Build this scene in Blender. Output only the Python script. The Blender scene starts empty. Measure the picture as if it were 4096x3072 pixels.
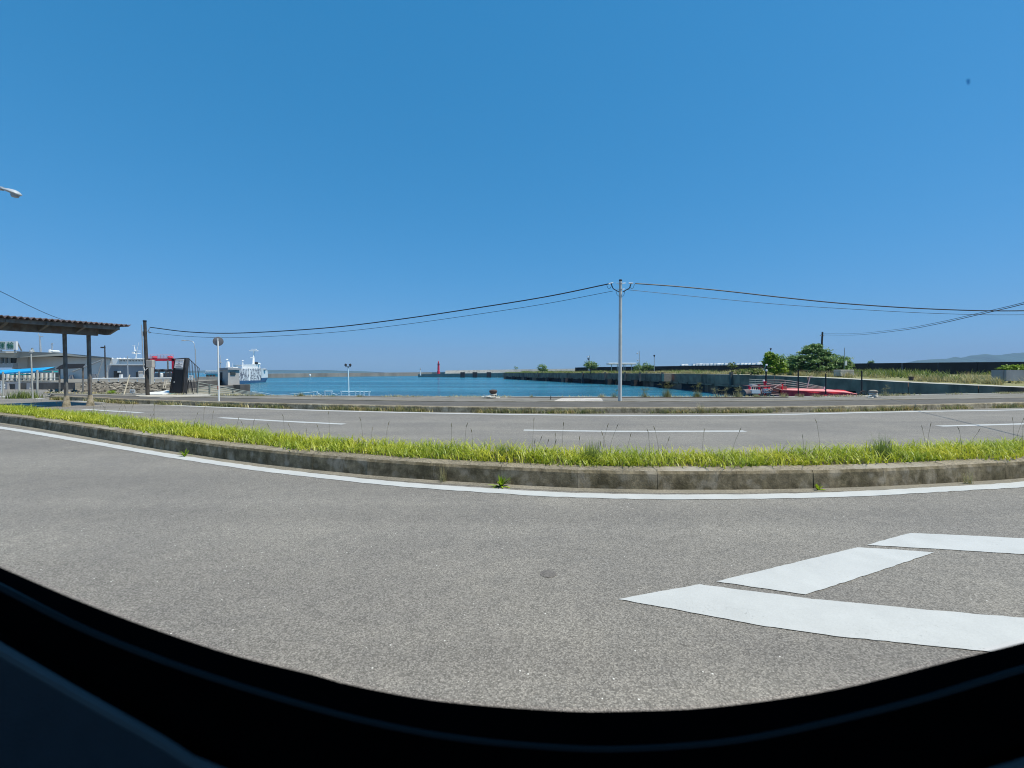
import bpy, bmesh, math, random
from mathutils import Vector, Matrix

random.seed(7)
R = math.radians
sc = bpy.context.scene
col = sc.collection

# ------------------------------------------------------------------ camera, world, sun, exposure
F, HY, H = 1800.0, 1490.0, 1.5            # focal length and horizon in photo pixels (4096 wide), eye height in metres
cam_d = bpy.data.cameras.new("camera")
cam = bpy.data.objects.new("camera", cam_d)
col.objects.link(cam)
cam.location = (0, 0, H)
cam.rotation_euler = (R(90), 0, 0)
cam_d.sensor_width = 36
cam_d.lens = 36 * F / 4096
cam_d.shift_y = (HY - 1536) / 4096
cam_d.clip_start = 0.05
cam_d.clip_end = 20000
cam_d.dof.use_dof = True
cam_d.dof.focus_distance = 18
cam_d.dof.aperture_fstop = 5.0
sc.camera = cam

SUN_EL, SUN_AZ = 64.0, 108.0              # azimuth clockwise from +Y (the way the camera looks)
world = bpy.data.worlds.new("World")
sc.world = world
world.use_nodes = True
wn, wl = world.node_tree.nodes, world.node_tree.links
bg = wn["Background"]
sky = wn.new("ShaderNodeTexSky")
sky.sky_type = 'NISHITA'
sky.sun_disc = False
sky.sun_elevation = R(SUN_EL)
sky.sun_rotation = R(SUN_AZ)
sky.air_density = 1.0
sky.dust_density = 0.35
sky.ozone_density = 3.2
# the camera's colour response to the sky, one curve per channel
sep, comb = wn.new('ShaderNodeSeparateColor'), wn.new('ShaderNodeCombineColor')
wl.new(sky.outputs[0], sep.inputs[0])
for ch, (ga, gb) in enumerate(((.42, 1.15), (.54, .50), (.90, .50))):
    k1, k2, k3 = (wn.new('ShaderNodeMath') for _ in range(3))
    k1.operation, k2.operation, k3.operation = 'MULTIPLY', 'POWER', 'MULTIPLY'
    k1.inputs[1].default_value, k2.inputs[1].default_value, k3.inputs[1].default_value = .1085, gb, 9.51 * ga
    wl.new(sep.outputs[ch], k1.inputs[0]); wl.new(k1.outputs[0], k2.inputs[0]); wl.new(k2.outputs[0], k3.inputs[0]); wl.new(k3.outputs[0], comb.inputs[ch])
wl.new(comb.outputs[0], bg.inputs['Color'])
bg.inputs['Strength'].default_value = 0.085

sun_d = bpy.data.lights.new("sun", 'SUN')
sun_d.energy = 4.5
sun_d.angle = R(0.53)
sun_d.color = (1.0, 0.925, 0.80)
sun = bpy.data.objects.new("sun", sun_d)
col.objects.link(sun)
to_sun = Vector((math.cos(R(SUN_EL)) * math.sin(R(SUN_AZ)), math.cos(R(SUN_EL)) * math.cos(R(SUN_AZ)), math.sin(R(SUN_EL))))
sun.rotation_euler = to_sun.to_track_quat('Z', 'Y').to_euler()
sun.location = (20, -10, 40)

sc.view_settings.view_transform = 'Standard'
sc.view_settings.look = 'None'
sc.view_settings.gamma = 1.0
sc.view_settings.exposure = 0.35
sc.view_settings.use_curve_mapping = False
sc.cycles.max_bounces = 8
sc.cycles.diffuse_bounces = 3
sc.cycles.glossy_bounces = 3
sc.cycles.transparent_max_bounces = 12
sc.cycles.volume_bounces = 0
sc.cycles.caustics_reflective = False
sc.cycles.caustics_refractive = False
sc.cycles.filter_width = 1.05

# ------------------------------------------------------------------ helpers: places
def W(x, y, D):
    """The point seen at photo pixel (x, y) at distance D."""
    return Vector(((x - 2048) * D / F, D, H - (y - HY) * D / F))
def G(x, y, z=0.0):
    """The point of the level z seen at photo pixel (x, y)."""
    return W(x, y, F * (H - z) / (y - HY))
def at(x, D, z):
    return Vector(((x - 2048) * D / F, D, z))

def spline(pts, n):
    """n points evenly spread along a smooth curve through pts (Vectors)."""
    P = [Vector(p) for p in pts]
    P = [P[0] * 2 - P[1]] + P + [P[-1] * 2 - P[-2]]
    out = []
    for i in range(1, len(P) - 2):
        for k in range(24):
            t = k / 24
            a, b, c, d = P[i - 1], P[i], P[i + 1], P[i + 2]
            out.append(0.5 * ((2 * b) + (c - a) * t + (2 * a - 5 * b + 4 * c - d) * t * t + (3 * b - a - 3 * c + d) * t ** 3))
    out.append(P[-2])
    L = [0.0]
    for a, b in zip(out, out[1:]):
        L.append(L[-1] + (b - a).length)
    res, j = [], 0
    for i in range(n):
        s = L[-1] * i / (n - 1)
        while j < len(L) - 2 and L[j + 1] < s:
            j += 1
        u = (s - L[j]) / max(L[j + 1] - L[j], 1e-9)
        res.append(out[j].lerp(out[j + 1], min(max(u, 0), 1)))
    return res

def length(pts):
    return sum((b - a).length for a, b in zip(pts, pts[1:]))

def offset(pts, d):
    """The line pts moved sideways by d in plan (positive: away from the camera)."""
    res = []
    for i, p in enumerate(pts):
        a, b = pts[max(i - 1, 0)], pts[min(i + 1, len(pts) - 1)]
        t = (b - a); t.z = 0; t.normalize()
        res.append(p + Vector((-t.y, t.x, 0)) * d)
    return res

# ------------------------------------------------------------------ helpers: meshes and objects
class MB:
    def __init__(self):
        self.v, self.f, self.m, self.s = [], [], [], []
    def face(self, pts, m=0, s=False):
        n = len(self.v)
        self.v += [Vector(p) for p in pts]
        self.f.append(list(range(n, n + len(pts)))); self.m.append(m); self.s.append(s)
    def add(self, v, f, m=0, s=False):
        n = len(self.v)
        self.v += [Vector(p) for p in v]
        for q in f:
            self.f.append([n + i for i in q]); self.m.append(m); self.s.append(s)
        return self
    def box(self, c, s, rot=None, m=0, bev=0.0):
        x, y, z = s[0] / 2, s[1] / 2, s[2] / 2
        c = Vector(c)
        if bev:
            b = min(bev, x * .8, y * .8, z * .8)
            v, f = [], []
            ring = [(-x + b, -y), (x - b, -y), (x, -y + b), (x, y - b), (x - b, y), (-x + b, y), (-x, y - b), (-x, -y + b)]
            for zz, k in ((-z, b), (-z + b, 0), (z - b, 0), (z, b)):
                for (a, e) in ring:
                    v.append(Vector((a - math.copysign(k, a) if k else a, e - math.copysign(k, e) if k else e, zz)))
            for l in range(3):
                for i in range(8):
                    j = (i + 1) % 8
                    f.append([l * 8 + i, l * 8 + j, l * 8 + 8 + j, l * 8 + 8 + i])
            f.append(list(range(7, -1, -1))); f.append(list(range(24, 32)))
        else:
            v = [Vector((i, j, k)) for k in (-z, z) for j in (-y, y) for i in (-x, x)]
            f = [[0, 2, 3, 1], [4, 5, 7, 6], [0, 1, 5, 4], [2, 6, 7, 3], [0, 4, 6, 2], [1, 3, 7, 5]]
        if rot is not None:
            mt = rot if isinstance(rot, Matrix) else Matrix.Rotation(rot, 3, 'Z')
            v = [mt @ p for p in v]
        return self.add([c + p for p in v], f, m)
    def tube(self, p, q, r, n=8, r2=None, m=0, cap=True):
        p, q = Vector(p), Vector(q)
        r2 = r if r2 is None else r2
        d = (q - p).normalized()
        u = d.cross(Vector((0, 0, 1)) if abs(d.z) < .9 else Vector((1, 0, 0))).normalized()
        w = d.cross(u)
        v = []
        for c, rr in ((p, r), (q, r2)):
            for i in range(n):
                a = 2 * math.pi * i / n
                v.append(c + (u * math.cos(a) + w * math.sin(a)) * rr)
        self.add(v, [[i, (i + 1) % n, n + (i + 1) % n, n + i] for i in range(n)], m, True)
        if cap:
            self.face(v[:n][::-1], m); self.face(v[n:], m)
        return self
    def path(self, pts, r, n=6, m=0, closed=False):
        P = [Vector(p) for p in pts]
        k = len(P)
        v = []
        u = None
        for i, p in enumerate(P):
            a = P[(i - 1) % k] if closed else P[max(i - 1, 0)]
            b = P[(i + 1) % k] if closed else P[min(i + 1, k - 1)]
            d = (b - a).normalized()
            if u is None:
                u = d.cross(Vector((0, 0, 1)) if abs(d.z) < .9 else Vector((0, 1, 0))).normalized()
            u = (u - d * u.dot(d)).normalized()
            w = d.cross(u)
            rr = r[i] if isinstance(r, (list, tuple)) else r
            v += [p + (u * math.cos(2 * math.pi * j / n) + w * math.sin(2 * math.pi * j / n)) * rr for j in range(n)]
        f = []
        for i in range(k if closed else k - 1):
            i2 = (i + 1) % k
            for j in range(n):
                f.append([i * n + j, i * n + (j + 1) % n, i2 * n + (j + 1) % n, i2 * n + j])
        self.add(v, f, m, True)
        if not closed:
            self.face(v[:n][::-1], m); self.face(v[-n:], m)
        return self
    def lathe(self, c, prof, n=16, m=0, axis=None):
        """prof: (radius, height) pairs turned about a vertical axis (or the given axis) at c."""
        c = Vector(c)
        q = Vector((0, 0, 1)).rotation_difference(Vector(axis).normalized()) if axis is not None else None
        v = []
        for r, z in prof:
            for i in range(n):
                a = 2 * math.pi * i / n
                p = Vector((r * math.cos(a), r * math.sin(a), z))
                v.append(c + (q @ p if q else p))
        f = [[l * n + i, l * n + (i + 1) % n, (l + 1) * n + (i + 1) % n, (l + 1) * n + i] for l in range(len(prof) - 1) for i in range(n)]
        self.add(v, f, m, True)
        self.face(v[:n][::-1], m); self.face(v[-n:], m)
        return self
    def prism(self, poly, ext, m=0, side=None):
        """A flat polygon pushed along the vector ext."""
        P = [Vector(p) for p in poly]; E = Vector(ext); n = len(P)
        Q = [p + E for p in P]
        self.face(P, m); self.face(Q[::-1], m)
        for i in range(n):
            j = (i + 1) % n
            self.face([P[j], P[i], Q[i], Q[j]], m if side is None else side)
        return self
    def strip(self, A, B, m=0, s=False):
        n = len(A)
        return self.add(list(A) + list(B), [[i, i + 1, n + i + 1, n + i] for i in range(n - 1)], m, s)
    def fix(self):
        bm = bmesh.new()
        me = bpy.data.meshes.new("x"); me.from_pydata(self.v, [], self.f); bm.from_mesh(me)
        bmesh.ops.remove_doubles(bm, verts=bm.verts, dist=1e-5)
        bmesh.ops.recalc_face_normals(bm, faces=bm.faces)
        bm.free(); bpy.data.meshes.remove(me)
    def build(self, name, mats, parent=None, loc=None, fixn=True):
        o0 = Vector(loc) if loc is not None else (parent_loc(parent) if parent is not None else Vector((0, 0, 0)))
        me = bpy.data.meshes.new(name)
        me.from_pydata([tuple(p - o0) for p in self.v], [], self.f)
        mats = mats if isinstance(mats, (list, tuple)) else [mats]
        for mt in mats:
            me.materials.append(mt)
        me.polygons.foreach_set('material_index', self.m)
        me.polygons.foreach_set('use_smooth', self.s)
        if fixn and len(self.f) < 60000:
            bm = bmesh.new(); bm.from_mesh(me)
            bmesh.ops.remove_doubles(bm, verts=bm.verts, dist=1e-5)
            bmesh.ops.recalc_face_normals(bm, faces=bm.faces)
            bm.to_mesh(me); bm.free()
            if any(self.s):
                me.set_sharp_from_angle(angle=R(40))
        me.update()
        o = bpy.data.objects.new(name, me)
        col.objects.link(o)
        if parent is not None:
            o.parent = parent
            o.location = o0 - parent_loc(parent)
        else:
            o.location = o0
        return o

_abs = {}
def parent_loc(o):
    p = Vector(o.location)
    while o.parent is not None:
        o = o.parent
        p += Vector(o.location)
    return p
def tag(o, label=None, cat=None, group=None, kind=None):
    if label: o['label'] = label
    if cat: o['category'] = cat
    if group: o['group'] = group
    if kind: o['kind'] = kind
    return o
def thing(name, label, cat, loc, group=None):
    o = bpy.data.objects.new(name, None)
    o.empty_display_size = .2
    col.objects.link(o)
    o.location = Vector(loc)
    return tag(o, label, cat, group)
def setting(name, loc=(0, 0, 0)):
    o = bpy.data.objects.new(name, None)
    col.objects.link(o); o.location = Vector(loc)
    return tag(o, kind='structure')
def copy_tree(o, parent=None):
    c = o.copy(); col.objects.link(c)
    if parent is not None: c.parent = parent
    for ch in list(o.children):
        copy_tree(ch, c)
    return c

# ------------------------------------------------------------------ helpers: materials
def new_mat(name):
    m = bpy.data.materials.new(name); m.use_nodes = True
    nt = m.node_tree
    return m, nt, nt.nodes, nt.links, nt.nodes['Principled BSDF']
def noise(nt, scale, detail=3, rough=.55, vec=None, dist=0):
    n = nt.nodes.new('ShaderNodeTexNoise')
    n.inputs['Scale'].default_value = scale
    n.inputs['Detail'].default_value = detail
    n.inputs['Roughness'].default_value = rough
    n.inputs['Distortion'].default_value = dist
    if vec is not None: nt.links.new(vec, n.inputs['Vector'])
    return n.outputs['Fac']
def ramp(nt, fac, *stops):
    r = nt.nodes.new('ShaderNodeValToRGB')
    e = r.color_ramp.elements
    e[0].position, e[0].color = stops[0][0], (*stops[0][1], 1)
    e[1].position, e[1].color = stops[-1][0], (*stops[-1][1], 1)
    for p, c in stops[1:-1]:
        k = e.new(p); k.color = (*c, 1)
    nt.links.new(fac, r.inputs['Fac'])
    return r.outputs['Color']
def mix(nt, fac, a, b, mode='MIX'):
    m = nt.nodes.new('ShaderNodeMix'); m.data_type = 'RGBA'; m.blend_type = mode
    for inp, val in ((m.inputs[0], fac), (m.inputs[6], a), (m.inputs[7], b)):
        if isinstance(val, bpy.types.NodeSocket): nt.links.new(val, inp)
        elif isinstance(val, (int, float)): inp.default_value = val
        else: inp.default_value = (*val, 1)
    return m.outputs[2]
def coords(nt, kind='Object', scale=(1, 1, 1)):
    t = nt.nodes.new('ShaderNodeTexCoord')
    mp = nt.nodes.new('ShaderNodeMapping'); mp.inputs['Scale'].default_value = scale
    nt.links.new(t.outputs[kind], mp.inputs['Vector'])
    return mp.outputs['Vector']
def posn(nt, scale=(1, 1, 1)):
    g = nt.nodes.new('ShaderNodeNewGeometry')
    mp = nt.nodes.new('ShaderNodeMapping'); mp.inputs['Scale'].default_value = scale
    nt.links.new(g.outputs['Position'], mp.inputs['Vector'])
    return mp.outputs['Vector']
def add_bump(nt, bsdf, fac, strength, dist):
    b = nt.nodes.new('ShaderNodeBump')
    b.inputs['Strength'].default_value = strength; b.inputs['Distance'].default_value = dist
    nt.links.new(fac, b.inputs['Height']); nt.links.new(b.outputs[0], bsdf.inputs['Normal'])
    return b
def mat(name, c, rough=.7, var=.2, scale=3.0, metal=0.0, bump=0.0, bscale=40.0, spec=.3, stain=None, stain_amt=.0):
    m, nt, N, L, b = new_mat(name)
    v = posn(nt)
    lo = tuple(x * (1 - var) for x in c); hi = tuple(min(1, x * (1 + var)) for x in c)
    cl = ramp(nt, noise(nt, scale, 4, .6, v), (.3, lo), (.7, hi))
    if stain is not None:
        s = ramp(nt, noise(nt, scale * .6, 5, .65, posn(nt, (1, 1, .25))), (.52, (0, 0, 0)), (.68, (1, 1, 1)))
        mm = N.new('ShaderNodeMath'); mm.operation = 'MULTIPLY'; mm.inputs[1].default_value = stain_amt
        L.new(s, mm.inputs[0])
        cl = mix(nt, mm.outputs[0], cl, stain)
    L.new(cl, b.inputs['Base Color'])
    b.inputs['Roughness'].default_value = rough
    b.inputs['Metallic'].default_value = metal
    b.inputs['Specular IOR Level'].default_value = spec
    if bump: add_bump(nt, b, noise(nt, bscale, 4, .6, v), bump, .01)
    return m

def asphalt_mat(name, base, agg=.45, speck=True, scale=75.0):
    m, nt, N, L, b = new_mat(name)
    v = posn(nt)
    vo = N.new('ShaderNodeTexVoronoi'); vo.inputs['Scale'].default_value = scale; L.new(v, vo.inputs['Vector'])
    sp = N.new('ShaderNodeSeparateColor'); L.new(vo.outputs['Color'], sp.inputs[0])
    k = lambda f: tuple(x * f for x in base)
    c = ramp(nt, sp.outputs[0], (0, k(1 - agg)), (.55, k(1.0)), (1, k(1 + agg * 1.1)))
    edge = ramp(nt, vo.outputs['Distance'], (.2, (1, 1, 1)), (.75, (.66, .66, .65)))
    c = mix(nt, .75, c, edge, 'MULTIPLY')
    big = ramp(nt, noise(nt, .55, 5, .6, v), (.3, (.86, .86, .87)), (.7, (1.1, 1.09, 1.06)))
    c = mix(nt, 1.0, c, big, 'MULTIPLY')
    med = ramp(nt, noise(nt, 6, 4, .6, v), (.25, (.9, .9, .9)), (.75, (1.08, 1.07, 1.05)))
    c = mix(nt, 1.0, c, med, 'MULTIPLY')
    streak = ramp(nt, noise(nt, 1.0, 3, .5, posn(nt, (.05, .9, 1))), (.38, (.9, .9, .9)), (.62, (1.06, 1.06, 1.05)))
    c = mix(nt, 1.0, c, streak, 'MULTIPLY')
    if speck:
        v2 = N.new('ShaderNodeTexVoronoi'); v2.inputs['Scale'].default_value = 24; L.new(v, v2.inputs['Vector'])
        s2 = N.new('ShaderNodeSeparateColor'); L.new(v2.outputs['Color'], s2.inputs[0])
        pick = N.new('ShaderNodeMath'); pick.operation = 'GREATER_THAN'; pick.inputs[1].default_value = .93; L.new(s2.outputs[0], pick.inputs[0])
        near = N.new('ShaderNodeMath'); near.operation = 'LESS_THAN'; near.inputs[1].default_value = .12; L.new(v2.outputs['Distance'], near.inputs[0])
        both = N.new('ShaderNodeMath'); both.operation = 'MULTIPLY'; L.new(pick.outputs[0], both.inputs[0]); L.new(near.outputs[0], both.inputs[1])
        c = mix(nt, both.outputs[0], c, (.62, .6, .56))
    L.new(c, b.inputs['Base Color'])
    b.inputs['Roughness'].default_value = .86
    b.inputs['Specular IOR Level'].default_value = .25
    add_bump(nt, b, vo.outputs['Distance'], .4, .004)
    return m

def paint_mat(name, base=(.47, .475, .465), worn=.06):
    m, nt, N, L, b = new_mat(name)
    v = posn(nt)
    c = ramp(nt, noise(nt, 3, 5, .6, v), (.3, tuple(x * .92 for x in base)), (.7, tuple(x * 1.05 for x in base)))
    vo = N.new('ShaderNodeTexVoronoi'); vo.feature = 'DISTANCE_TO_EDGE'; vo.inputs['Scale'].default_value = 1.1
    wv = N.new('ShaderNodeVectorMath'); wv.operation = 'ADD'
    nn = N.new('ShaderNodeTexNoise'); nn.inputs['Scale'].default_value = 6; L.new(v, nn.inputs['Vector'])
    L.new(v, wv.inputs[0]); L.new(nn.outputs['Color'], wv.inputs[1]); L.new(wv.outputs[0], vo.inputs['Vector'])
    crack = ramp(nt, vo.outputs['Distance'], (.0025, (.8, .8, .8)), (.006, (0, 0, 0)))
    gate = ramp(nt, noise(nt, 1.1, 2, .5, v), (.66, (0, 0, 0)), (.70, (1, 1, 1)))
    ck = mix(nt, 1.0, crack, gate, 'MULTIPLY')
    c = mix(nt, ck, c, (.27, .27, .26))
    pits = ramp(nt, noise(nt, 60, 3, .7, v), (.62, (0, 0, 0)), (.70, (1, 1, 1)))
    pg = ramp(nt, noise(nt, 2.2, 3, .6, v), (.45, (0, 0, 0)), (.65, (.85, .85, .85)))
    c = mix(nt, mix(nt, 1.0, pits, pg, 'MULTIPLY'), c, (.22, .22, .21))
    fine = ramp(nt, noise(nt, 120, 2, .5, v), (.3, (.93, .93, .93)), (.7, (1.03, 1.03, 1.03)))
    c = mix(nt, 1.0, c, fine, 'MULTIPLY')
    L.new(c, b.inputs['Base Color'])
    b.inputs['Roughness'].default_value = .75
    add_bump(nt, b, noise(nt, 110, 3, .6, v), .25, .004)
    return m

def leaf_mat(name, lo, hi, trans=.35, scale=9.0, vary=1.3, top=None):
    m = bpy.data.materials.new(name); m.use_nodes = True
    nt = m.node_tree; N, L = nt.nodes, nt.links
    N.remove(N['Principled BSDF']); out = N['Material Output']
    v = posn(nt)
    f = noise(nt, scale, 2, .6, v)
    c = ramp(nt, f, (.3, lo), (.7, hi))
    g = ramp(nt, noise(nt, vary, 3, .6, v), (.32, (.55, .68, .7)), (.5, (.95, .98, .9)), (.68, (1.25, 1.12, 1.0)))
    c = mix(nt, 1.0, c, g, 'MULTIPLY')
    d = N.new('ShaderNodeBsdfDiffuse'); t = N.new('ShaderNodeBsdfTranslucent'); gl = N.new('ShaderNodeBsdfGlossy')
    gl.inputs['Roughness'].default_value = .45
    L.new(c, d.inputs['Color']); L.new(c, t.inputs['Color'])
    a = N.new('ShaderNodeMixShader'); a.inputs[0].default_value = trans
    L.new(d.outputs[0], a.inputs[1]); L.new(t.outputs[0], a.inputs[2])
    b = N.new('ShaderNodeMixShader'); b.inputs[0].default_value = .04
    L.new(a.outputs[0], b.inputs[1]); L.new(gl.outputs[0], b.inputs[2])
    L.new(b.outputs[0], out.inputs['Surface'])
    return m

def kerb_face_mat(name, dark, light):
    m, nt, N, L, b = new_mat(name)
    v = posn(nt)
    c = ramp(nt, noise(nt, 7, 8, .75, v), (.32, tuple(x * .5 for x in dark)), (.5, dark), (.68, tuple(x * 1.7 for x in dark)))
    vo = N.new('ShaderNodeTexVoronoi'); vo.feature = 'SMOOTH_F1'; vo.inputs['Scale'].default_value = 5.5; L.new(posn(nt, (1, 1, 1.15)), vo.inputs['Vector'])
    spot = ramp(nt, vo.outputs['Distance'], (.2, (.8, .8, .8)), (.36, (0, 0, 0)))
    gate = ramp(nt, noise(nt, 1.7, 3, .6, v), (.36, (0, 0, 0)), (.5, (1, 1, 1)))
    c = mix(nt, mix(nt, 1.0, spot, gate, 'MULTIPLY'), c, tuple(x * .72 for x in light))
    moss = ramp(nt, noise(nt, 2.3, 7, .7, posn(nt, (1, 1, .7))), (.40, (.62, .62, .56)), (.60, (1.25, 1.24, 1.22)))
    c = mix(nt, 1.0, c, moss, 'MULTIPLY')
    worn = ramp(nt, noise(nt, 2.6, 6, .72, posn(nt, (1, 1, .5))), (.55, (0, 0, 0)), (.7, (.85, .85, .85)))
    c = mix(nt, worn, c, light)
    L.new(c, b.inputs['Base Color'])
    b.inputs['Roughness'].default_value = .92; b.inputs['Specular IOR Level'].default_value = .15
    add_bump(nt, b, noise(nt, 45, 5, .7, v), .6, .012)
    return m

def grain_mat(name, base, var=.35, scale=60, rough=.9, patch=None):
    m, nt, N, L, b = new_mat(name)
    v = posn(nt)
    c = ramp(nt, noise(nt, scale, 3, .7, v), (.3, tuple(x * (1 - var) for x in base)), (.7, tuple(x * (1 + var) for x in base)))
    g = ramp(nt, noise(nt, 1.3, 6, .65, v), (.3, (.72, .72, .7)), (.7, (1.15, 1.13, 1.1)))
    c = mix(nt, 1.0, c, g, 'MULTIPLY')
    if patch is not None:
        p = ramp(nt, noise(nt, .7, 6, .7, v), (.5, (0, 0, 0)), (.62, (.75, .75, .75)))
        c = mix(nt, p, c, patch)
    L.new(c, b.inputs['Base Color'])
    b.inputs['Roughness'].default_value = rough; b.inputs['Specular IOR Level'].default_value = .2
    add_bump(nt, b, noise(nt, scale, 4, .7, v), .4, .008)
    return m

A_ROAD = asphalt_mat('asphalt', (.248, .232, .214), .40, True, 125)
A_FAR = asphalt_mat('far_asphalt', (.22, .215, .205), .25, False, 90)
A_WALK = grain_mat('walk_asphalt', (.122, .113, .103), .2, 25)
A_APRON = grain_mat('apron_concrete', (.20, .187, .165), .22, 14, .9, (.25, .235, .205))
PAINT = paint_mat('road_paint')
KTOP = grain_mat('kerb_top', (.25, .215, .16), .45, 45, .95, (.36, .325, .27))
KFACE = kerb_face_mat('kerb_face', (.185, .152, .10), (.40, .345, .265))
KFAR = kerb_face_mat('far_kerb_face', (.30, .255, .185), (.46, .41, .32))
SOIL = grain_mat('soil', (.10, .085, .05), .3, 30)
CONC = mat('pale_concrete', (.42, .40, .355), .9, .2, 1.2, bump=.3, bscale=20, stain=(.17, .16, .14), stain_amt=.6)
CONC_P = mat('pier_concrete', (.34, .175, .12), .9, .4, .6, bump=.4, bscale=9, stain=(.11, .05, .034), stain_amt=.85)
CONC_D = mat('dark_sea_concrete', (.12, .11, .10), .9, .35, .7, bump=.4, bscale=9, stain=(.06, .055, .05), stain_amt=.8)
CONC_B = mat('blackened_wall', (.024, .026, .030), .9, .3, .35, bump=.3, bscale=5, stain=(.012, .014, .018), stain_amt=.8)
BREAK = mat('breakwater_concrete', (.24, .225, .20), .9, .2, .08, stain=(.10, .095, .09), stain_amt=.6)
GRASS = leaf_mat('verge_grass_blade', (.20, .28, .015), (.64, .66, .07), .4, 22, 1.6)
DRY = leaf_mat('dry_grass_blade', (.30, .26, .12), (.56, .49, .26), .3, 6, 1.2)
WEED = leaf_mat('weed_leaf', (.11, .16, .03), (.28, .32, .08), .35, 3, .6)
STALK = leaf_mat('grass_stalk', (.10, .09, .04), (.2, .17, .08), .2, 8, 2)
FERN = leaf_mat('fern_leaf', (.26, .40, .02), (.42, .55, .05), .4, 30, 8)
LEAF_D = leaf_mat('dark_tree_leaf', (.09, .18, .05), (.26, .38, .13), .25, 2.2, .5)
LEAF_L = leaf_mat('bright_tree_leaf', (.16, .27, .015), (.34, .46, .03), .35, 2.5, .6)
BARK = mat('bark', (.10, .075, .05), .9, .3, 8, bump=.5, bscale=20)
WHITE = mat('white_paint', (.74, .75, .74), .5, .06, 2, stain=(.5, .48, .44), stain_amt=.35)
POST_W = mat('weathered_white_post', (.40, .40, .37), .6, .12, 3, stain=(.28, .26, .22), stain_amt=.5)
OFFWHITE = mat('offwhite_wall', (.72, .72, .69), .75, .05, .5, stain=(.6, .6, .58), stain_amt=.5)
GREYW = mat('grey_wall', (.30, .31, .33), .7, .08, .6, stain=(.15, .16, .17), stain_amt=.5)
ROOFG = mat('roof_fascia', (.27, .29, .28), .7, .1, .8)
DARKW = mat('dark_recess', (.03, .033, .036), .8, .3, 1)
GLASS = mat('dark_glass', (.05, .065, .07), .12, .3, .6, spec=.6)
GALV = mat('galvanised_steel', (.42, .44, .45), .45, .12, 6, metal=.35)
POLE = mat('pole_concrete', (.52, .52, .50), .8, .12, 3, bump=.2, bscale=30, stain=(.38, .38, .36), stain_amt=.5)
POLE_D = mat('weathered_timber_pole', (.055, .05, .045), .85, .3, 5, bump=.4, bscale=20)
BLACK = mat('black_metal', (.012, .013, .015), .5, .3, 6)
BLACK2 = mat('charcoal_panel', (.055, .052, .055), .55, .2, 3, stain=(.06, .06, .065), stain_amt=.5)
RUST = mat('rusty_corrugated_metal', (.145, .115, .115), .85, .35, 4, stain=(.16, .075, .05), stain_amt=.7)
STEEL_S = mat('shelter_steel', (.15, .148, .14), .7, .35, 5, stain=(.13, .075, .045), stain_amt=.75)
RED = mat('red_paint', (.62, .022, .055), .45, .15, 3)
RED_D = mat('red_hull_paint', (.92, .05, .07), .5, .2, 2.5, stain=(.28, .03, .03), stain_amt=.5)
PINK = mat('sun_faded_red_deck', (.80, .27, .26), .7, .12, 2, stain=(.7, .18, .17), stain_amt=.6)
BLUE = mat('blue_sheet', (.015, .30, .62), .5, .18, 1.2, stain=(.1, .5, .75), stain_amt=.6)
TEAL = mat('teal_sheet', (.03, .36, .36), .55, .2, 2)
PALEBLUE = mat('pale_blue_rail_paint', (.62, .78, .84), .5, .1, 4)
GREYRAIL = mat('weathered_grey_rail', (.24, .27, .25), .6, .15, 4)
LAMP = mat('lamp_housing', (.42, .45, .48), .4, .05, 5)
BEIGE = mat('beige_box', (.44, .40, .36), .6, .08, 4)
ROPE = mat('pale_rope', (.60, .57, .50), .9, .15, 30, bump=.5, bscale=150)
BOLL = mat('rusty_bollard_iron', (.09, .06, .05), .7, .35, 12, bump=.5, bscale=60)
SHIPW = mat('ship_white', (.86, .86, .84), .45, .05, .5)
SHIPB = mat('ship_blue_hull', (.035, .10, .21), .5, .1, .4)
GREEN_T = mat('green_lettering', (.02, .16, .10), .6, .1, 2)
INK = mat('sign_ink', (.08, .08, .10), .6, .1, 5)
RUBBER = mat('black_rubber', (.003, .003, .0035), .95, .2, 20, spec=.02)
BEAD = mat('glossy_rubber_bead', (.010, .008, .0075), .5, .1, 20, spec=.35)
NAVY = mat('navy_vinyl_trim', (.10, .095, .105), .42, .08, 30, bump=.15, bscale=400, spec=.4)
NAVY_E = mat('pale_navy_piping', (.16, .15, .15), .55, .05, 30, spec=.5)
INNER = mat('bus_interior_dark', (.05, .05, .055), .8, .1, 4)
BUSOUT = mat('bus_outer_paint', (.6, .6, .58), .35, .05, 2)

# ------------------------------------------------------------------ sea
m_sea, nt, N, L, b = new_mat('sea_water')
b.inputs['Base Color'].default_value = (.012, .115, .19, 1)
b.inputs['Roughness'].default_value = .18
b.inputs['IOR'].default_value = 1.33
v1 = posn(nt, (.55, 1.3, 1)); v2 = posn(nt, (.12, .28, 1))
wv = ramp(nt, noise(nt, .045, 5, .65, posn(nt, (.16, 1, 1))), (.42, (.010, .125, .205)), (.58, (.04, .225, .33)))
rip = ramp(nt, noise(nt, .5, 5, .7, posn(nt, (.22, 1, 1))), (.35, (.72, .78, .8)), (.65, (1.3, 1.22, 1.18)))
wv = mix(nt, 1.0, wv, rip, 'MULTIPLY')
L.new(wv, b.inputs['Base Color'])
bA = N.new('ShaderNodeBump'); bA.inputs['Strength'].default_value = 1.0; bA.inputs['Distance'].default_value = .8
bB = N.new('ShaderNodeBump'); bB.inputs['Strength'].default_value = 1.0; bB.inputs['Distance'].default_value = 3.0
L.new(noise(nt, 1.6, 5, .6, v1, .4), bA.inputs['Height']); L.new(noise(nt, 1.0, 4, .6, v2, .3), bB.inputs['Height'])
L.new(bB.outputs[0], bA.inputs['Normal']); L.new(bA.outputs[0], b.inputs['Normal'])
SEA_Z = -1.5
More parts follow.
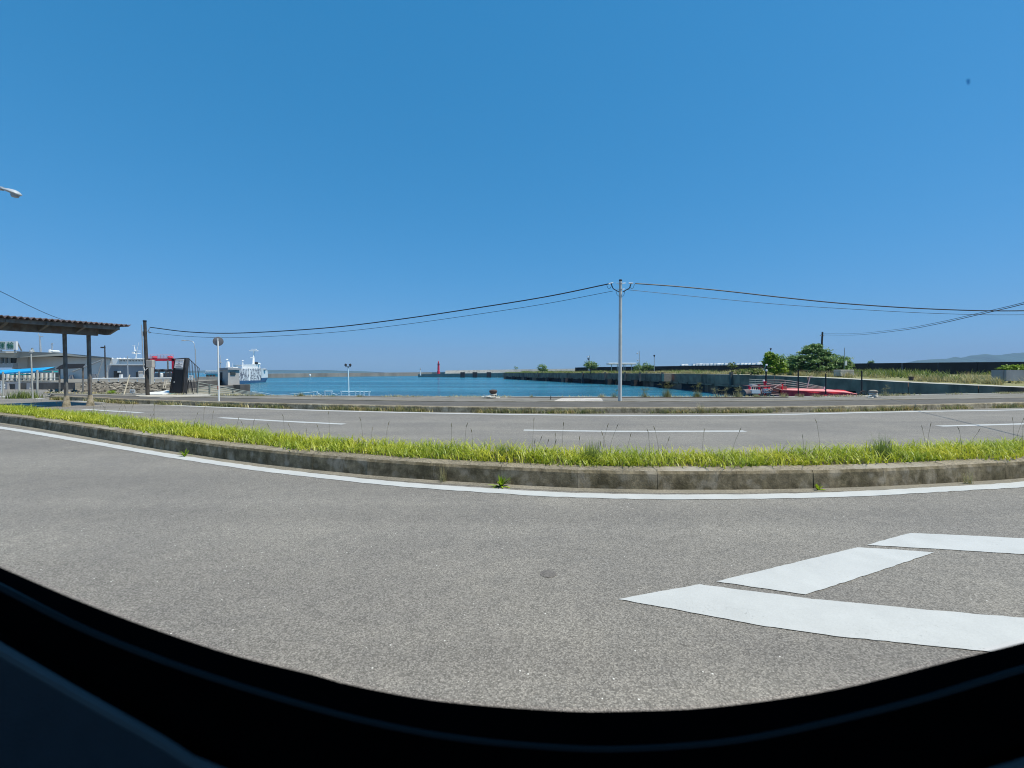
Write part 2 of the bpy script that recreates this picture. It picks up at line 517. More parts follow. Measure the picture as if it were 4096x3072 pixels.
q = MB(); q.face([(-9000, -400, SEA_Z), (9000, -400, SEA_Z), (9000, 9000, SEA_Z), (-9000, 9000, SEA_Z)])
tag(q.build('sea', m_sea), kind='structure')

# ------------------------------------------------------------------ far kerb line, road, pavement, quay
kerb_far_px = [(205, 1583), (380, 1589), (500, 1596), (876, 1606), (1100, 1612), (1700, 1624), (2200, 1629), (2900, 1628), (3500, 1621), (4096, 1609), (4600, 1598), (5200, 1584)]
far_top = spline([G(x, y, .22) for x, y in kerb_far_px], 90)
inner_px = [(205, 1577), (500, 1584.5), (870, 1591.5), (1000, 1594), (1700, 1605), (2200, 1607), (2900, 1606), (3500, 1600), (4096, 1592), (4600, 1584), (5200, 1575)]
inner = spline([G(x, y, .22) for x, y in inner_px], 90)
quay_px = [(205, 1571.5), (500, 1575.5), (1000, 1582), (1700, 1586.5), (2200, 1588), (2900, 1588.5), (3300, 1586), (3600, 1580.5), (4096, 1572), (4600, 1566), (5200, 1560)]
quay = spline([G(x, y, .22) for x, y in quay_px], 90)

flat = lambda pts, z: [Vector((p.x, p.y, z)) for p in pts]
# the road: one sheet at street level that also carries the land on the left
road_edge = flat(offset(far_top, .1), 0)
land = [Vector((-25.5, 30, 0)), Vector((-28, 42, 0)), Vector((-34.2, 57, 0)), Vector((-52, 72, 0)), Vector((-82, 104, 0)), Vector((-260, 190, 0)), Vector((-260, -60, 0)), Vector((90, -60, 0)), Vector((90, road_edge[-1].y, 0))]
q = MB(); q.face(road_edge[::-1] + land)
far_poly = q.build('road', A_ROAD); tag(far_poly, kind='structure')
q = MB()
sea_side = [Vector((quay[0].x, quay[0].y, -.01)), Vector((-25.0, 30, -.01)), Vector((-28, 42, -.01)), Vector((-34.2, 57, -.01)), Vector((-52, 72, -.01)), Vector((-82, 104, -.01)), Vector((-260, 190, -.01))]
q.strip(flat(sea_side, -.012), flat(sea_side, -3.0))
tag(q.build('left_quay_wall', CONC_D), kind='structure').name = 'quay_wall'

walk_front = flat(offset(far_top, .17), .214)
q = MB(); q.strip(walk_front, flat(inner, .214)); tag(q.build('footpath', A_WALK), kind='structure')
q = MB()
ib = offset(inner, .16)
q.strip(flat(inner, .235), flat(ib, .235)); q.strip(flat(inner, .20), flat(inner, .235)); q.strip(flat(ib, .235), flat(ib, .20))
tag(q.build('footpath_edging', KTOP), kind='structure')
qi = offset(quay, -.28)
q = MB(); q.strip(flat(ib, .22), flat(qi, .22)); tag(q.build('quay_apron', A_APRON), kind='structure')
q = MB(); q.strip(flat(qi, .25), flat(quay, .25)); q.strip(flat(quay, .25), flat(quay, -3)); q.strip(flat(qi, .2), flat(qi, .25)); tag(q.build('quay_coping', CONC), kind='structure')

def kerb_run(name, line, prof, mats, step=1.0, z0=0.0):
    """Kerb stones of about step metres along a line; prof = (set-back, height, material) outline from the road side."""
    par = setting(name, line[len(line) // 2])
    L_ = length(line); n = max(2, int(L_ / step))
    P = spline(line, n + 1)
    k = 0
    for i in range(n):
        a, c = P[i], P[i + 1]
        t = (c - a).normalized(); g = .002 + random.random() * .002
        nrm = Vector((-t.y, t.x, 0))
        dz = random.uniform(-.003, .003); dn = random.uniform(-.003, .003)
        A = a + t * g; C = c - t * g
        mb = MB()
        ra = [A + nrm * (s + dn) + Vector((0, 0, z0 + (h + dz if h > 0 else h))) for s, h, _ in prof]
        rc = [C + nrm * (s + dn) + Vector((0, 0, z0 + (h + dz if h > 0 else h))) for s, h, _ in prof]
        for j in range(len(prof) - 1):
            mb.face([ra[j], rc[j], rc[j + 1], ra[j + 1]], prof[j][2])
        mb.face(ra[::-1], 0); mb.face(rc, 0)
        o = mb.build('kerb_stone', mats, par)
        k += 1
    return par

base_far = flat(far_top, 0)
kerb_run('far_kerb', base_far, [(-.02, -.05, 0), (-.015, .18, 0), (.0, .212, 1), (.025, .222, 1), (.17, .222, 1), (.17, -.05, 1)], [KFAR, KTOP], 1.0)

# median kerb and verge
med_px = [(-900, 1622), (-400, 1655), (0, 1692), (760, 1819), (1400, 1897), (1970, 1938), (2350, 1957), (2800, 1963), (3331, 1956), (3836, 1933), (4096, 1916), (4600, 1872), (5200, 1812)]
med = spline([G(x, y, 0) for x, y in med_px], 120)
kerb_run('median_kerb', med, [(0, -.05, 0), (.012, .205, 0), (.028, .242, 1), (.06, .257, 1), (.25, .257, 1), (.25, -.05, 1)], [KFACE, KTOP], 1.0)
soil_a, soil_b = offset(med, .25), offset(med, 1.12)
q = MB(); q.strip(flat(soil_a, .235), flat(soil_b, .22)); tag(q.build('verge_soil', SOIL), kind='structure')
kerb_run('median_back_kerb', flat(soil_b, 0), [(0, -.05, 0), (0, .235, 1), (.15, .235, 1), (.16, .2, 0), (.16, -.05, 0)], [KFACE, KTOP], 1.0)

q = MB(); q.strip(flat(offset(med, -.13), .003), flat(offset(med, .01), .012)); tag(q.build('gutter_sand', grain_mat('gutter_sand', (.225, .205, .17), .3, 40, .95, (.2, .185, .15))), kind='structure')
# road markings
def ribbon(name, px, width, n=60, z=.005, jag=.012):
    P = spline([G(x, y, 0) for x, y in px], n)
    A, B_ = offset(P, -width / 2), offset(P, width / 2)
    A = [Vector((p.x + random.uniform(-jag, jag) * .3, p.y + random.uniform(-jag, jag), z)) for p in A]
    B_ = [Vector((p.x, p.y + random.uniform(-jag, jag), z)) for p in B_]
    q = MB(); q.strip(A, B_)
    return tag(q.build(name, PAINT), kind='structure')
ribbon('edge_line', [(-900, 1634), (-400, 1669), (0, 1711), (760, 1836), (1400, 1918), (1970, 1964), (2350, 1983), (2800, 1989), (3331, 1980), (3836, 1954), (4096, 1938), (4600, 1892), (5200, 1830)], .205, 420)
ribbon('edge_line', [(297, 1604), (500, 1613), (870, 1629), (1400, 1645.5), (2033, 1658), (2500, 1662), (2800, 1662.5), (3100, 1659), (3583, 1648), (4096, 1639.5), (4600, 1627), (5200, 1612)], .30, 160)
ribbon('edge_line', [(-300, 1577), (0, 1586), (170, 1595)], .3, 20)
for pa, pb, pc in (((54, 1615), (117, 1620), (180, 1625)), ((332, 1637), (449, 1644.5), (566, 1651)), ((880, 1671), (1128, 1685), (1377, 1697)), ((2095, 1721), (2500, 1726), (2981, 1725)), ((3755, 1705), (4096, 1696), (4400, 1686))):
    ribbon('lane_dash', [pa, pb, pc], .24, 30)
for poly in ([(2473, 2399), (2640, 2368), (2799, 2340), (3250, 2398), (3700, 2441), (4096, 2474), (4700, 2520), (4700, 2700), (3933, 2606), (3378, 2551), (3060, 2508), (2760, 2451)],
             [(2864, 2328), (3160, 2257), (3431, 2191), (3600, 2201), (3738, 2212), (3480, 2298), (3224, 2380), (3040, 2354)],
             [(3470, 2182), (3550, 2158), (3638, 2134), (3860, 2143), (4096, 2155), (4500, 2176), (4500, 2246), (4096, 2219), (3780, 2199)]):
    P = [G(x, y, 0) for x, y in poly]
    q = MB()
    E = []
    for i, p in enumerate(P):
        r_ = P[(i + 1) % len(P)]
        k = max(2, int((r_ - p).length / .05))
        for j in range(k):
            s = p.lerp(r_, j / k)
            E.append(Vector((s.x + random.uniform(-.004, .004), s.y + random.uniform(-.004, .004), .005)))
    q.face(E)
    tag(q.build('lane_marking', PAINT), kind='structure')
# round core patch in the near lane
q = MB(); c = G(2193, 2296)
q.lathe((c.x, c.y, 0), [(.062, -.002), (.062, .003), (.054, .004)], 28)
tag(q.build('asphalt_core_plug', mat('core_plug', (.14, .128, .118), .9, .35, 70), far_poly), None)

# ------------------------------------------------------------------ bus round the camera
def win(x, y, Y):
    return W(x, y, Y)
def interp(tab, x):
    if x <= tab[0][0]: return tab[0][1]
    for (a, ya), (c, yc) in zip(tab, tab[1:]):
        if x <= c:
            u = (x - a) / (c - a)
            return ya + (yc - ya) * u
    return tab[-1][1]
def smooth_tab(tab):
    P = spline([Vector((x, y, 0)) for x, y in tab], 200)
    return [(p.x, p.y) for p in P]
t1 = smooth_tab([(-3900, 1600), (-3500, 1720), (-2700, 1790), (-1800, 1850), (-900, 1955), (-300, 2143), (0, 2268), (316, 2404), (633, 2523), (949, 2625), (1266, 2702), (1400, 2740), (1766, 2806), (2253, 2844), (2497, 2845), (2863, 2828), (3350, 2757), (3838, 2635), (4096, 2570), (4600, 2430), (5400, 2215), (6400, 1990), (7400, 1800), (8200, 1610), (8600, 1400)])
t2 = smooth_tab([(-3900, 1680), (-3500, 1800), (-2700, 1870), (-1800, 1930), (-900, 2025), (-300, 2205), (0, 2350), (316, 2510), (633, 2638), (949, 2744), (1266, 2836), (1500, 2894), (1800, 2950), (2150, 2986), (2497, 2997), (2984, 2957), (3594, 2823), (4096, 2677), (4600, 2540), (5400, 2320), (6400, 2085), (7400, 1890), (8200, 1690), (8600, 1480)])
t3 = smooth_tab([(-3900, 1800), (-3500, 1930), (-2700, 2010), (-1800, 2080), (-900, 2200), (-300, 2425), (0, 2600), (316, 2782), (633, 2960), (829, 3072), (1500, 3290), (2300, 3350), (3300, 3260), (4050, 3072), (4600, 2870), (5400, 2600), (6400, 2310), (7400, 2090), (8200, 1870), (8600, 1650)])
def loop(tab, Y, k, ztop):
    pts = []
    for i in range(127):
        x = -3900 + 12500 * i / 126
        p = W(x, interp(tab, x), Y)
        p.x += k * max(0, abs(p.x) - .55) * (1 if p.x > 0 else -1)
        pts.append(p)
    zl, zr = pts[0].z, pts[-1].z
    xr, xl = pts[-1].x, pts[0].x
    for i in range(1, 9): pts.append(Vector((xr, Y, zr + (ztop - zr) * i / 8)))
    for i in range(1, 12): pts.append(Vector((xr + (xl - xr) * i / 12, Y, ztop)))
    for i in range(0, 8): pts.append(Vector((xl, Y, ztop + (zl - ztop) * i / 8)))
    return pts
l1 = loop(t1, .450, 0, 2.25); l2 = loop(t2, .432, .1, 2.29); l3 = loop(t3, .405, .3, 2.36)
def rect_out(p, Y, x0=-3.6, x1=3.6, z0=.55, z1=2.75, c=Vector((.1, 0, 1.75))):
    d = Vector((p.x - c.x, 0, p.z - c.z))
    s = 1e9
    for v_, lo, hi in ((d.x, x0 - c.x, x1 - c.x), (d.z, z0 - c.z, z1 - c.z)):
        if v_ > 1e-6: s = min(s, hi / v_)
        elif v_ < -1e-6: s = min(s, lo / v_)
    return Vector((c.x + d.x * s, Y, c.z + d.z * s))
bus = thing('bus', 'dark bus side with curved black rubber window seal and navy trim, seen from inside', 'bus', (0, -.8, 0))
cl = lambda l: l + [l[0]]
q = MB(); q.strip(cl(l1), cl(l2), 0, True); l1o = [Vector((p.x * 1.10, .482, H + (p.z - H) * 1.10)) for p in l1]
q.strip(cl(l1o), cl(l1), 0); q.build('window_seal', RUBBER, bus)
q = MB(); q.path(l2, .0032, 8, closed=True); q.build('seal_bead', BEAD, bus)
l2b = [p + Vector((0, -.004, 0)) for p in l2]
q = MB(); q.strip(cl(l2b), cl([Vector((p.x, .418, p.z)) for p in l3]), 0, True); q.strip(cl([Vector((p.x, .418, p.z)) for p in l3]), cl(l3), 0); q.build('window_frame', RUBBER, bus)
q = MB(); q.path(l3, .0045, 8, closed=True); q.build('trim_piping', NAVY_E, bus)
q = MB(); q.strip(cl(l3), cl([rect_out(p, .36) for p in l3])); q.build('wall_trim', NAVY, bus)
q = MB()
lo = l1o
q.strip(cl(lo), cl([rect_out(p, .485, z0=.3, z1=2.95, x0=-4, x1=4) for p in l1])); q.build('outer_skin', BUSOUT, bus)
q = MB()
x0, x1, y0, y1, z0, z1 = -4, 4, -1.95, .484, .3, 2.95
q.face([(x0, y0, z0), (x1, y0, z0), (x1, y0, 1.25), (x0, y0, 1.25)]); q.face([(x0, y0, 2.35), (x1, y0, 2.35), (x1, y0, z1), (x0, y0, z1)])
for wx in (-4, -2, 0, 2): q.face([(wx, y0, 1.25), (wx + .25, y0, 1.25), (wx + .25, y0, 2.35), (wx, y0, 2.35)])
q.face([(x0, y0, z0), (x0, y1, z0), (x0, y1, z1), (x0, y0, z1)])
q.face([(x1, y0, z0), (x1, y1, z0), (x1, y1, z1), (x1, y0, z1)]); q.face([(x0, y0, z1), (x1, y0, z1), (x1, y1, z1), (x0, y1, z1)])
q.face([(x0, y0, z0), (x1, y0, z0), (x1, y1, z0), (x0, y1, z0)])
q.build('cabin_shell', INNER, bus)
for wx in (-3.0, 3.0):
    for wy in (-1.75, .25):
        q = MB(); q.lathe((wx, wy - .12, .45), [(.2, 0), (.44, 0), (.46, .03), (.46, .21), (.44, .24), (.2, .24)], 24, axis=(0, 1, 0)); q.build('wheel', RUBBER, bus)
m_pane = bpy.data.materials.new('clear_window_glass'); m_pane.use_nodes = True
nt = m_pane.node_tree; nt.nodes.remove(nt.nodes['Principled BSDF'])
tr = nt.nodes.new('ShaderNodeBsdfTransparent'); tr.inputs['Color'].default_value = (.955, .985, .98, 1)
nt.links.new(tr.outputs[0], nt.nodes['Material Output'].inputs['Surface'])
q = MB(); q.face([Vector((p.x, .455, p.z)) for p in l1]); pane = q.build('window_pane', m_pane, bus)
q = MB(); c = W(3873, 327, .452)
q.face([c + Vector((math.cos(a) * .0018 * (1 + .25 * math.sin(3 * a)), 0, math.sin(a) * .0036 * (1 + .2 * math.cos(2 * a)))) for a in [2 * math.pi * i / 14 for i in range(14)]])
m_dirt = bpy.data.materials.new('thin_dirt'); m_dirt.use_nodes = True
nt = m_dirt.node_tree; nt.nodes.remove(nt.nodes['Principled BSDF'])
tr = nt.nodes.new('ShaderNodeBsdfTransparent'); tr.inputs['Color'].default_value = (.3, .48, .6, 1)
nt.links.new(tr.outputs[0], nt.nodes['Material Output'].inputs['Surface'])
q.build('dirt_speck', m_dirt, pane)

# ------------------------------------------------------------------ far land, hills, breakwaters
def ridge(name, px, D, material, depth=500):
    P = [W(x, y, D) for x, y in px]
    top = spline(P, 120)
    q = MB()
    rows = []
    for t in (-1, -.6, -.25, 0, .5, 1):
        row = []
        for p in top:
            h = (1 - abs(t) ** 1.3) * max(p.z + 2, 1) - 2
            row.append(Vector((p.x, p.y + t * depth, h + random.uniform(-.03, .03) * max(p.z, 0) * (1 if t else .5))))
        rows.append(row)
    for a, b_ in zip(rows, rows[1:]): q.strip(a, b_)
    return tag(q.build(name, material), kind='structure')
HILL = mat('hill_forest', (.03, .075, .05), .9, .35, .006)
ridge('hills', [(3500, 1486), (3620, 1476), (3650, 1447), (3690, 1440), (3780, 1435), (3822, 1428), (3842, 1431), (3900, 1420), (3950, 1417), (4000, 1420), (4060, 1412), (4096, 1410), (4250, 1404), (4400, 1412), (4700, 1430)], 3800, HILL)
ridge('far_coast', [(500, 1486), (760, 1483), (1000, 1479), (1200, 1481), (1300, 1480), (1370, 1483), (1450, 1485), (1520, 1488.5)], 4500, HILL, 300)

def wall_run(name, pts, mats, label, cat, thick=1.0, panel=None, zb=-3.0, batter=0.0, ledge=None):
    """A long wall built of panels: pts = (point on the top front edge); each panel a part."""
    par = thing(name, label, cat, (pts[len(pts) // 2].x, pts[len(pts) // 2].y, zb)) if label else setting(name, pts[len(pts) // 2])
    Lw = length(pts); n = panel or max(1, int(Lw / 12))
    P = spline(pts, n + 1)
    for i in range(n):
        a, c = P[i], P[i + 1]
        t = (c - a); t.z = 0; t.normalize(); nr = Vector((-t.y, t.x, 0))
        g = .03; dn = random.uniform(-.04, .04)
        a2, c2 = a + t * g + nr * dn, c - t * g + nr * dn
        q = MB()
        A = [Vector((a2.x - nr.x * batter, a2.y - nr.y * batter, zb)), a2, a2 + nr * thick, Vector((a2.x + nr.x * thick, a2.y + nr.y * thick, zb))]
        C = [Vector((c2.x - nr.x * batter, c2.y - nr.y * batter, zb)), c2, c2 + nr * thick, Vector((c2.x + nr.x * thick, c2.y + nr.y * thick, zb))]
        for j in range(4):
            k = (j + 1) % 4
            q.face([A[j], C[j], C[k], A[k]], 1 if j == 1 and len(mats) > 1 else 0)
        q.face(A[::-1]); q.face(C)
        if ledge is not None:
            # upper panel stops at the ledge; below it a broken ledge and a set-back base
            for p_ in q.v:
                if abs(p_.z - zb) < 1e-4: p_.z = ledge
        q.build('wall_panel', mats, par)
        if ledge is not None:
            q = MB(); sb = nr * .5
            lo_, hi_ = zb, ledge + .05
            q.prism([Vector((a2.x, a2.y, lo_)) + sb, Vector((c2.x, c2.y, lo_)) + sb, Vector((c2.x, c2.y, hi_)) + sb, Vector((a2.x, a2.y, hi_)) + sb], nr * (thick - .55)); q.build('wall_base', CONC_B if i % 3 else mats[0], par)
            u0, u1 = random.uniform(.0, .12), random.uniform(.8, 1.0)
            e0, e1 = a2.lerp(c2, u0), a2.lerp(c2, u1)
            h_ = random.uniform(.16, .3); pj = -nr * random.uniform(.12, .3)
            q.prism([Vector((e0.x, e0.y, ledge - h_)) + pj, Vector((e1.x, e1.y, ledge - h_)) + pj, Vector((e1.x, e1.y, ledge - .01)) + pj, Vector((e0.x, e0.y, ledge - .01)) + pj], nr * .9) if False else None
            q = MB()
            q.prism([Vector((e0.x, e0.y, ledge - h_)) + pj, Vector((e1.x, e1.y, ledge - h_)) + pj, Vector((e1.x, e1.y, ledge - .012)) + pj, Vector((e0.x, e0.y, ledge - .012)) + pj], nr * .7); q.build('wall_ledge', [mats[0]], par)
    return par
wall_run('breakwater', [at(x, D, H - (y - HY) * D / F) for x, y, D in ((960, 1496, 240), (1075, 1494, 255), (1400, 1491.5, 330), (1700, 1489, 400), (1800, 1488.5, 400))], [BREAK], 'long low grey breakwater across the harbour mouth behind the floodlight pole', 'breakwater', 6, 22)
wall_run('outer_seawall', [at(x, D, H - (y - HY) * D / F) for x, y, D in ((1782, 1482, 330), (2000, 1478.5, 320), (2200, 1476, 300), (2345, 1474, 290), (2500, 1473, 290))], [CONC], 'pale concrete seawall running along the horizon to the right of the red lighthouse', 'seawall', 3, 16, batter=4.0)
spit = wall_run('lighthouse_mole', [at(x, D, H - (y - HY) * D / F) for x, y, D in ((1672, 1497, 300), (1850, 1493.5, 290), (2020, 1491.5, 275), (2100, 1491, 262))], [BREAK], 'low grey concrete mole with dark fender posts below the red lighthouse', 'mole', 14, 14)
for x in (1850, 1899, 1955):
    q = MB(); D = 270
    q.box((W(x - 4, 1500, D)), (1.3, 1.2, 3.4)); q.box((W(x + 5, 1500, D)), (1.3, 1.2, 3.4))
    q.build('fender_post', CONC_B, spit)

# red lighthouse and white beacon
D = 300; s = D / F; p = W(1754, 1490, D)
lh = thing('lighthouse', 'slender bright red lighthouse with gallery and lantern on the far mole', 'lighthouse', (p.x, p.y, p.z))
q = MB(); q.lathe(p, [(5.6 * s, -1), (5.6 * s, 1), (4.4 * s, 1.2), (4.0 * s, 32 * s)], 16); q.build('tower', RED, lh)
q = MB(); q.lathe(p, [(3 * s, 32 * s), (6.2 * s, 33.5 * s), (6.2 * s, 35 * s), (4 * s, 35.2 * s)], 16); q.build('gallery', mat('dark_red', (.20, .02, .035), .5), lh)
q = MB(); q.lathe(p, [(2.7 * s, 35 * s), (2.7 * s, 41 * s), (3.2 * s, 41.2 * s), (1.2 * s, 45 * s), (.3 * s, 47 * s)], 12); q.build('lantern', RED, lh)
p = W(1682, 1496, 292); s = 292 / F
bc = thing('beacon', 'small white beacon post at the tip of the mole left of the red lighthouse', 'beacon', p)
q = MB(); q.lathe(p, [(2.4 * s, -1), (1.6 * s, 17 * s)], 10); q.build('post', WHITE, bc)
q = MB(); q.lathe(p, [(2.4 * s, 17 * s), (2.6 * s, 20 * s), (1.2 * s, 24 * s)], 10); q.build('lantern', GALV, bc)
p = W(1240, 1497.5, 270)
q = MB(); q.lathe(p - Vector((0, 0, 1.2)), [(.5, 0), (.65, .8), (.5, 1.3), (.1, 1.5)], 10); o = q.build('buoy', WHITE, loc=p); tag(o, 'tiny white buoy in front of the long grey breakwater', 'buoy')

# ------------------------------------------------------------------ pier on the right
edge_tab = [(2010, 216, 1491), (2150, 165, 1491.5), (2300, 132, 1492), (2564, 100, 1493.5), (2700, 82, 1495), (2850, 66, 1496.5), (3000, 55, 1500), (3300, 43, 1511), (3450, 39.2, 1519.5), (3600, 36, 1528), (3800, 32, 1537), (4096, 28, 1550), (4500, 24, 1566), (5000, 20.5, 1580)]
pier_edge = spline([at(x, D, H - (y - HY) * D / F) for x, D, y in edge_tab], 90)
pier = wall_run('pier_wall', pier_edge, [CONC_P, CONC], 'long dark concrete pier wall with pale coping along the right side of the harbour', 'pier', 1.6, 40, ledge=-.15)
for x, D in ((2060, 196), (2110, 178), (2200, 153), (2270, 136), (2345, 124), (2440, 112), (2545, 101), (2660, 87.5)):
    q = MB(); q.box(at(x, D - .5, -.9), (2.3, .9, 1.5), .5); q.build('tyre_fender', CONC_B, pier)
q = MB(); a = W(2669, 1510, 84); q.box(a - Vector((.4, .9, 0)), (1.4, 1.0, 1.4)); q.build('mooring_block', mat('mooring_block_concrete', (.34, .25, .18), .9, .2, 3), pier)
for x, D in ((2150, 164), (2330, 127), (2420, 115), (2500, 106), (2560, 98.5), (2650, 88), (2925, 60)):
    q = MB(); a = at(x, D - .35, .55); q.box(a, (.35, .35, 2.0)); q.build('buttress', CONC_D, pier)

wall_tab = [(2300, 147, 1470), (2333, 146, 1469), (2600, 125, 1465.5), (2900, 105, 1461), (3130, 94, 1457.5), (3400, 85, 1454), (3750, 77, 1450), (4096, 71, 1447), (4500, 66, 1443), (5000, 62, 1440)]
wall_top = spline([at(x, D, H - (y - HY) * D / F) for x, D, y in wall_tab], 60)
# pier ground between the edge and the tall wall
n = 60
ea = spline(offset(pier_edge, 1.5), n); eb = spline([Vector((-2, 250, 1.4)), Vector((8, 200, 1.4))] + [Vector((p.x, p.y, 1.15)) for p in wall_top[4:]], n)
rows = []
for k in range(9):
    t = k / 8
    rows.append([Vector(((1 - t) * a.x + t * c.x, (1 - t) * a.y + t * c.y, (1 - t) * (a.z - .01) + t * c.z + (random.uniform(-.06, .06) if 0 < k < 8 else 0))) for a, c in zip(ea, eb)])
q = MB()
for a, c in zip(rows, rows[1:]): q.strip(a, c)
PGROUND = grain_mat('pier_ground', (.25, .235, .12), .3, 3, .95, (.17, .19, .055))
tag(q.build('pier_ground', PGROUND), kind='structure')
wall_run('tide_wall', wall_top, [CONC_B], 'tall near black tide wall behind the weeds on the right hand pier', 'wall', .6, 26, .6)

def pier_pt(u, t):
    """A point of the pier ground: u along (0..1), t across (0 edge, 1 wall)."""
    f = u * (n - 1); i = min(int(f), n - 2); f -= i
    a, c = ea[i].lerp(ea[i + 1], f), eb[i].lerp(eb[i + 1], f)
    return a.lerp(c, t)
def blade(q, p, h, w, lean, ang, segs=2, m=0):
    d = Vector((math.cos(ang), math.sin(ang), 0)); sd = Vector((-d.y, d.x, 0)) * w / 2
    pts = []
    for i in range(segs + 1):
        t = i / segs
        c = p + d * (lean * t * t) + Vector((0, 0, h * t * (1 - .18 * lean / max(h, .01) * t)))
        k = 1 - t * .92 if i else 1
        pts.append((c - sd * k, c + sd * k))
    n0 = len(q.v)
    for a, c in pts: q.v += [a, c]
    for i in range(segs):
        q.f.append([n0 + 2 * i, n0 + 2 * i + 1, n0 + 2 * i + 3, n0 + 2 * i + 2]); q.m.append(m); q.s.append(True)

def scatter_pier(name, mt, count, urange, trange, hr, wr, patch, clump=12, spread=.35):
    q = MB()
    for _ in range(count):
        u = random.uniform(*urange); t = random.uniform(*trange)
        if not patch(u, t): continue
        p = pier_pt(u, t)
        hs_ = random.uniform(.5, 1.25)
        for _k in range(clump):
            a = random.uniform(0, 6.28)
            pp = p + Vector((random.gauss(0, spread), random.gauss(0, spread), -.05))
            h = random.uniform(*hr) * hs_
            blade(q, pp, h, random.uniform(*wr), h * random.uniform(.2, .7), a, 2)
    return tag(q.build(name, mt, fixn=False), kind='stuff')
ph = lambda u, t, k: math.sin(u * 37 * k + t * 5) + math.sin(u * 61 * k + 1.3 + t * 9)
scatter_pier('dry_grass', DRY, 2300, (.30, 1), (.08, .6), (.25, .7), (.03, .08), lambda u, t: ph(u, t, 1.4) > -.3, 16, .3)
scatter_pier('dry_grass', DRY, 420, (.50, 1), (.02, .09), (.35, .75), (.03, .06), lambda u, t: ph(u, t * 3, 2.2) > -.2, 34, .16)
scatter_pier('green_undergrowth', WEED, 3600, (.15, 1), (.14, .97), (.35, 1.0), (.06, .16), lambda u, t: ph(u, t, 1) > .0, 20, .45)
scatter_pier('green_undergrowth', WEED, 800, (.0, .62), (.03, .6), (.25, .55), (.06, .14), lambda u, t: True, 14, .6)

def crown_mesh(q, c, rx, ry, rz, nclump, nleaf, size, droop=.25, layered=False):
    for _ in range(nclump):
        while True:
            a = Vector((random.uniform(-1, 1), random.uniform(-1, 1), random.uniform(-1, 1)))
            if .3 < a.length < (1.22 if random.random() < .22 else 1): break
        cc = c + Vector((a.x * rx, a.y * ry, a.z * rz))
        cr = random.uniform(.12, .34) * min(rx, rz, ry) * 1.4
        for _k in range(nleaf):
            d = Vector((random.gauss(0, 1), random.gauss(0, 1), random.gauss(0, .45 if layered else .8))) * cr * .6
            p = cc + d
            nrm = (Vector((random.gauss(0, .6), random.gauss(0, .6), 1)) + d.normalized() * .5).normalized()
            u = nrm.cross(Vector((random.random() - .5, random.random() - .5, random.random() - .5))).normalized()
            w = nrm.cross(u)
            s_ = size * random.uniform(.6, 1.3)
            q.face([p - u * s_, p + w * s_ * .45, p + u * s_, p - w * s_ * .45], 0)
def tree(name, base, lobes, mt, label, cat='tree', nleaf=30, size=.1, trunk_r=.12, group=None, layered=False, clumps=40):
    """lobes: (centre, rx, ry, rz)."""
    t = thing(name, label, cat, base, group)
    q = MB(); b0 = Vector(base)
    mid = sum((Vector(l[0]) for l in lobes), Vector()) / len(lobes)
    fork = b0.lerp(Vector((mid.x, mid.y, b0.z + (mid.z - b0.z) * .6)), .7)
    q.tube(b0 - Vector((0, 0, .1)), fork, trunk_r, 8, trunk_r * .7)
    for l in lobes:
        for _ in range(3):
            e = Vector(l[0]) + Vector((random.uniform(-.6, .6) * l[1], random.uniform(-.6, .6) * l[2], random.uniform(-.3, .7) * l[3]))
            q.tube(fork, e, trunk_r * .45, 6, trunk_r * .12)
    q.build('trunk', BARK, t)
    q = MB()
    for l in lobes: crown_mesh(q, Vector(l[0]), l[1], l[2], l[3], clumps, nleaf, size, layered=layered)
    q.build('crown', mt, t, fixn=False)
    return t
def lobe(x, y, w, h, D, dep=None):
    s_ = D / F
    return (W(x, y, D), w * s_ / 2, dep or w * s_ / 2, h * s_ / 2)
D = 54
tree('broad_tree', at(3275, D, 1.0), [lobe(3270, 1452, 190, 62, D), lobe(3255, 1415, 95, 62, D), lobe(3335, 1447, 100, 62, D), lobe(3205, 1446, 80, 50, D), lobe(3258, 1395, 50, 36, D), lobe(3370, 1460, 50, 40, D), lobe(3290, 1470, 210, 34, D), lobe(3240, 1476, 130, 30, D), lobe(3165, 1462, 50, 30, D), lobe(3222, 1408, 26, 16, D), lobe(3300, 1418, 40, 22, D), lobe(3385, 1470, 40, 30, D), lobe(3272, 1384, 22, 12, D), lobe(3330, 1477, 130, 28, D)], LEAF_D,
     'large dark green spreading tree on the pier right of the bright yellow green tree', nleaf=42, size=.12, layered=True, clumps=84)
tree('round_tree', at(3180, 60, 1.0), [lobe(3175, 1447, 50, 50, 60), lobe(3190, 1462, 60, 40, 60)], LEAF_D, 'small rounded tree squeezed against the left flank of the large dark tree', nleaf=40, size=.12, clumps=60)
D = 52
tree('bright_tree', at(3098, D, 1.0), [lobe(3098, 1447, 66, 56, D), lobe(3078, 1428, 30, 36, D), lobe(3112, 1462, 44, 36, D), lobe(3090, 1467, 56, 30, D), lobe(3095, 1477, 66, 26, D), lobe(3112, 1478, 50, 26, D)], LEAF_L, 'bright yellow green tree on the pier behind the red moored vessel', nleaf=44, size=.11, clumps=80)
tree('low_bush', at(3000, 56, 1.05), [lobe(2985, 1485, 110, 22, 56), lobe(3030, 1486, 60, 26, 56)], WEED, 'low dense green bush on the pier just left of the bright tree', 'bush', nleaf=26, size=.09, clumps=50)
tree('small_tree', at(2362, 122, 1.1), [lobe(2362, 1457, 46, 24, 122), lobe(2375, 1464, 30, 24, 122), lobe(2350, 1462, 28, 22, 122)], LEAF_D, 'small green tree by the one armed lamp post where the dark wall begins', nleaf=26, size=.17, clumps=34)
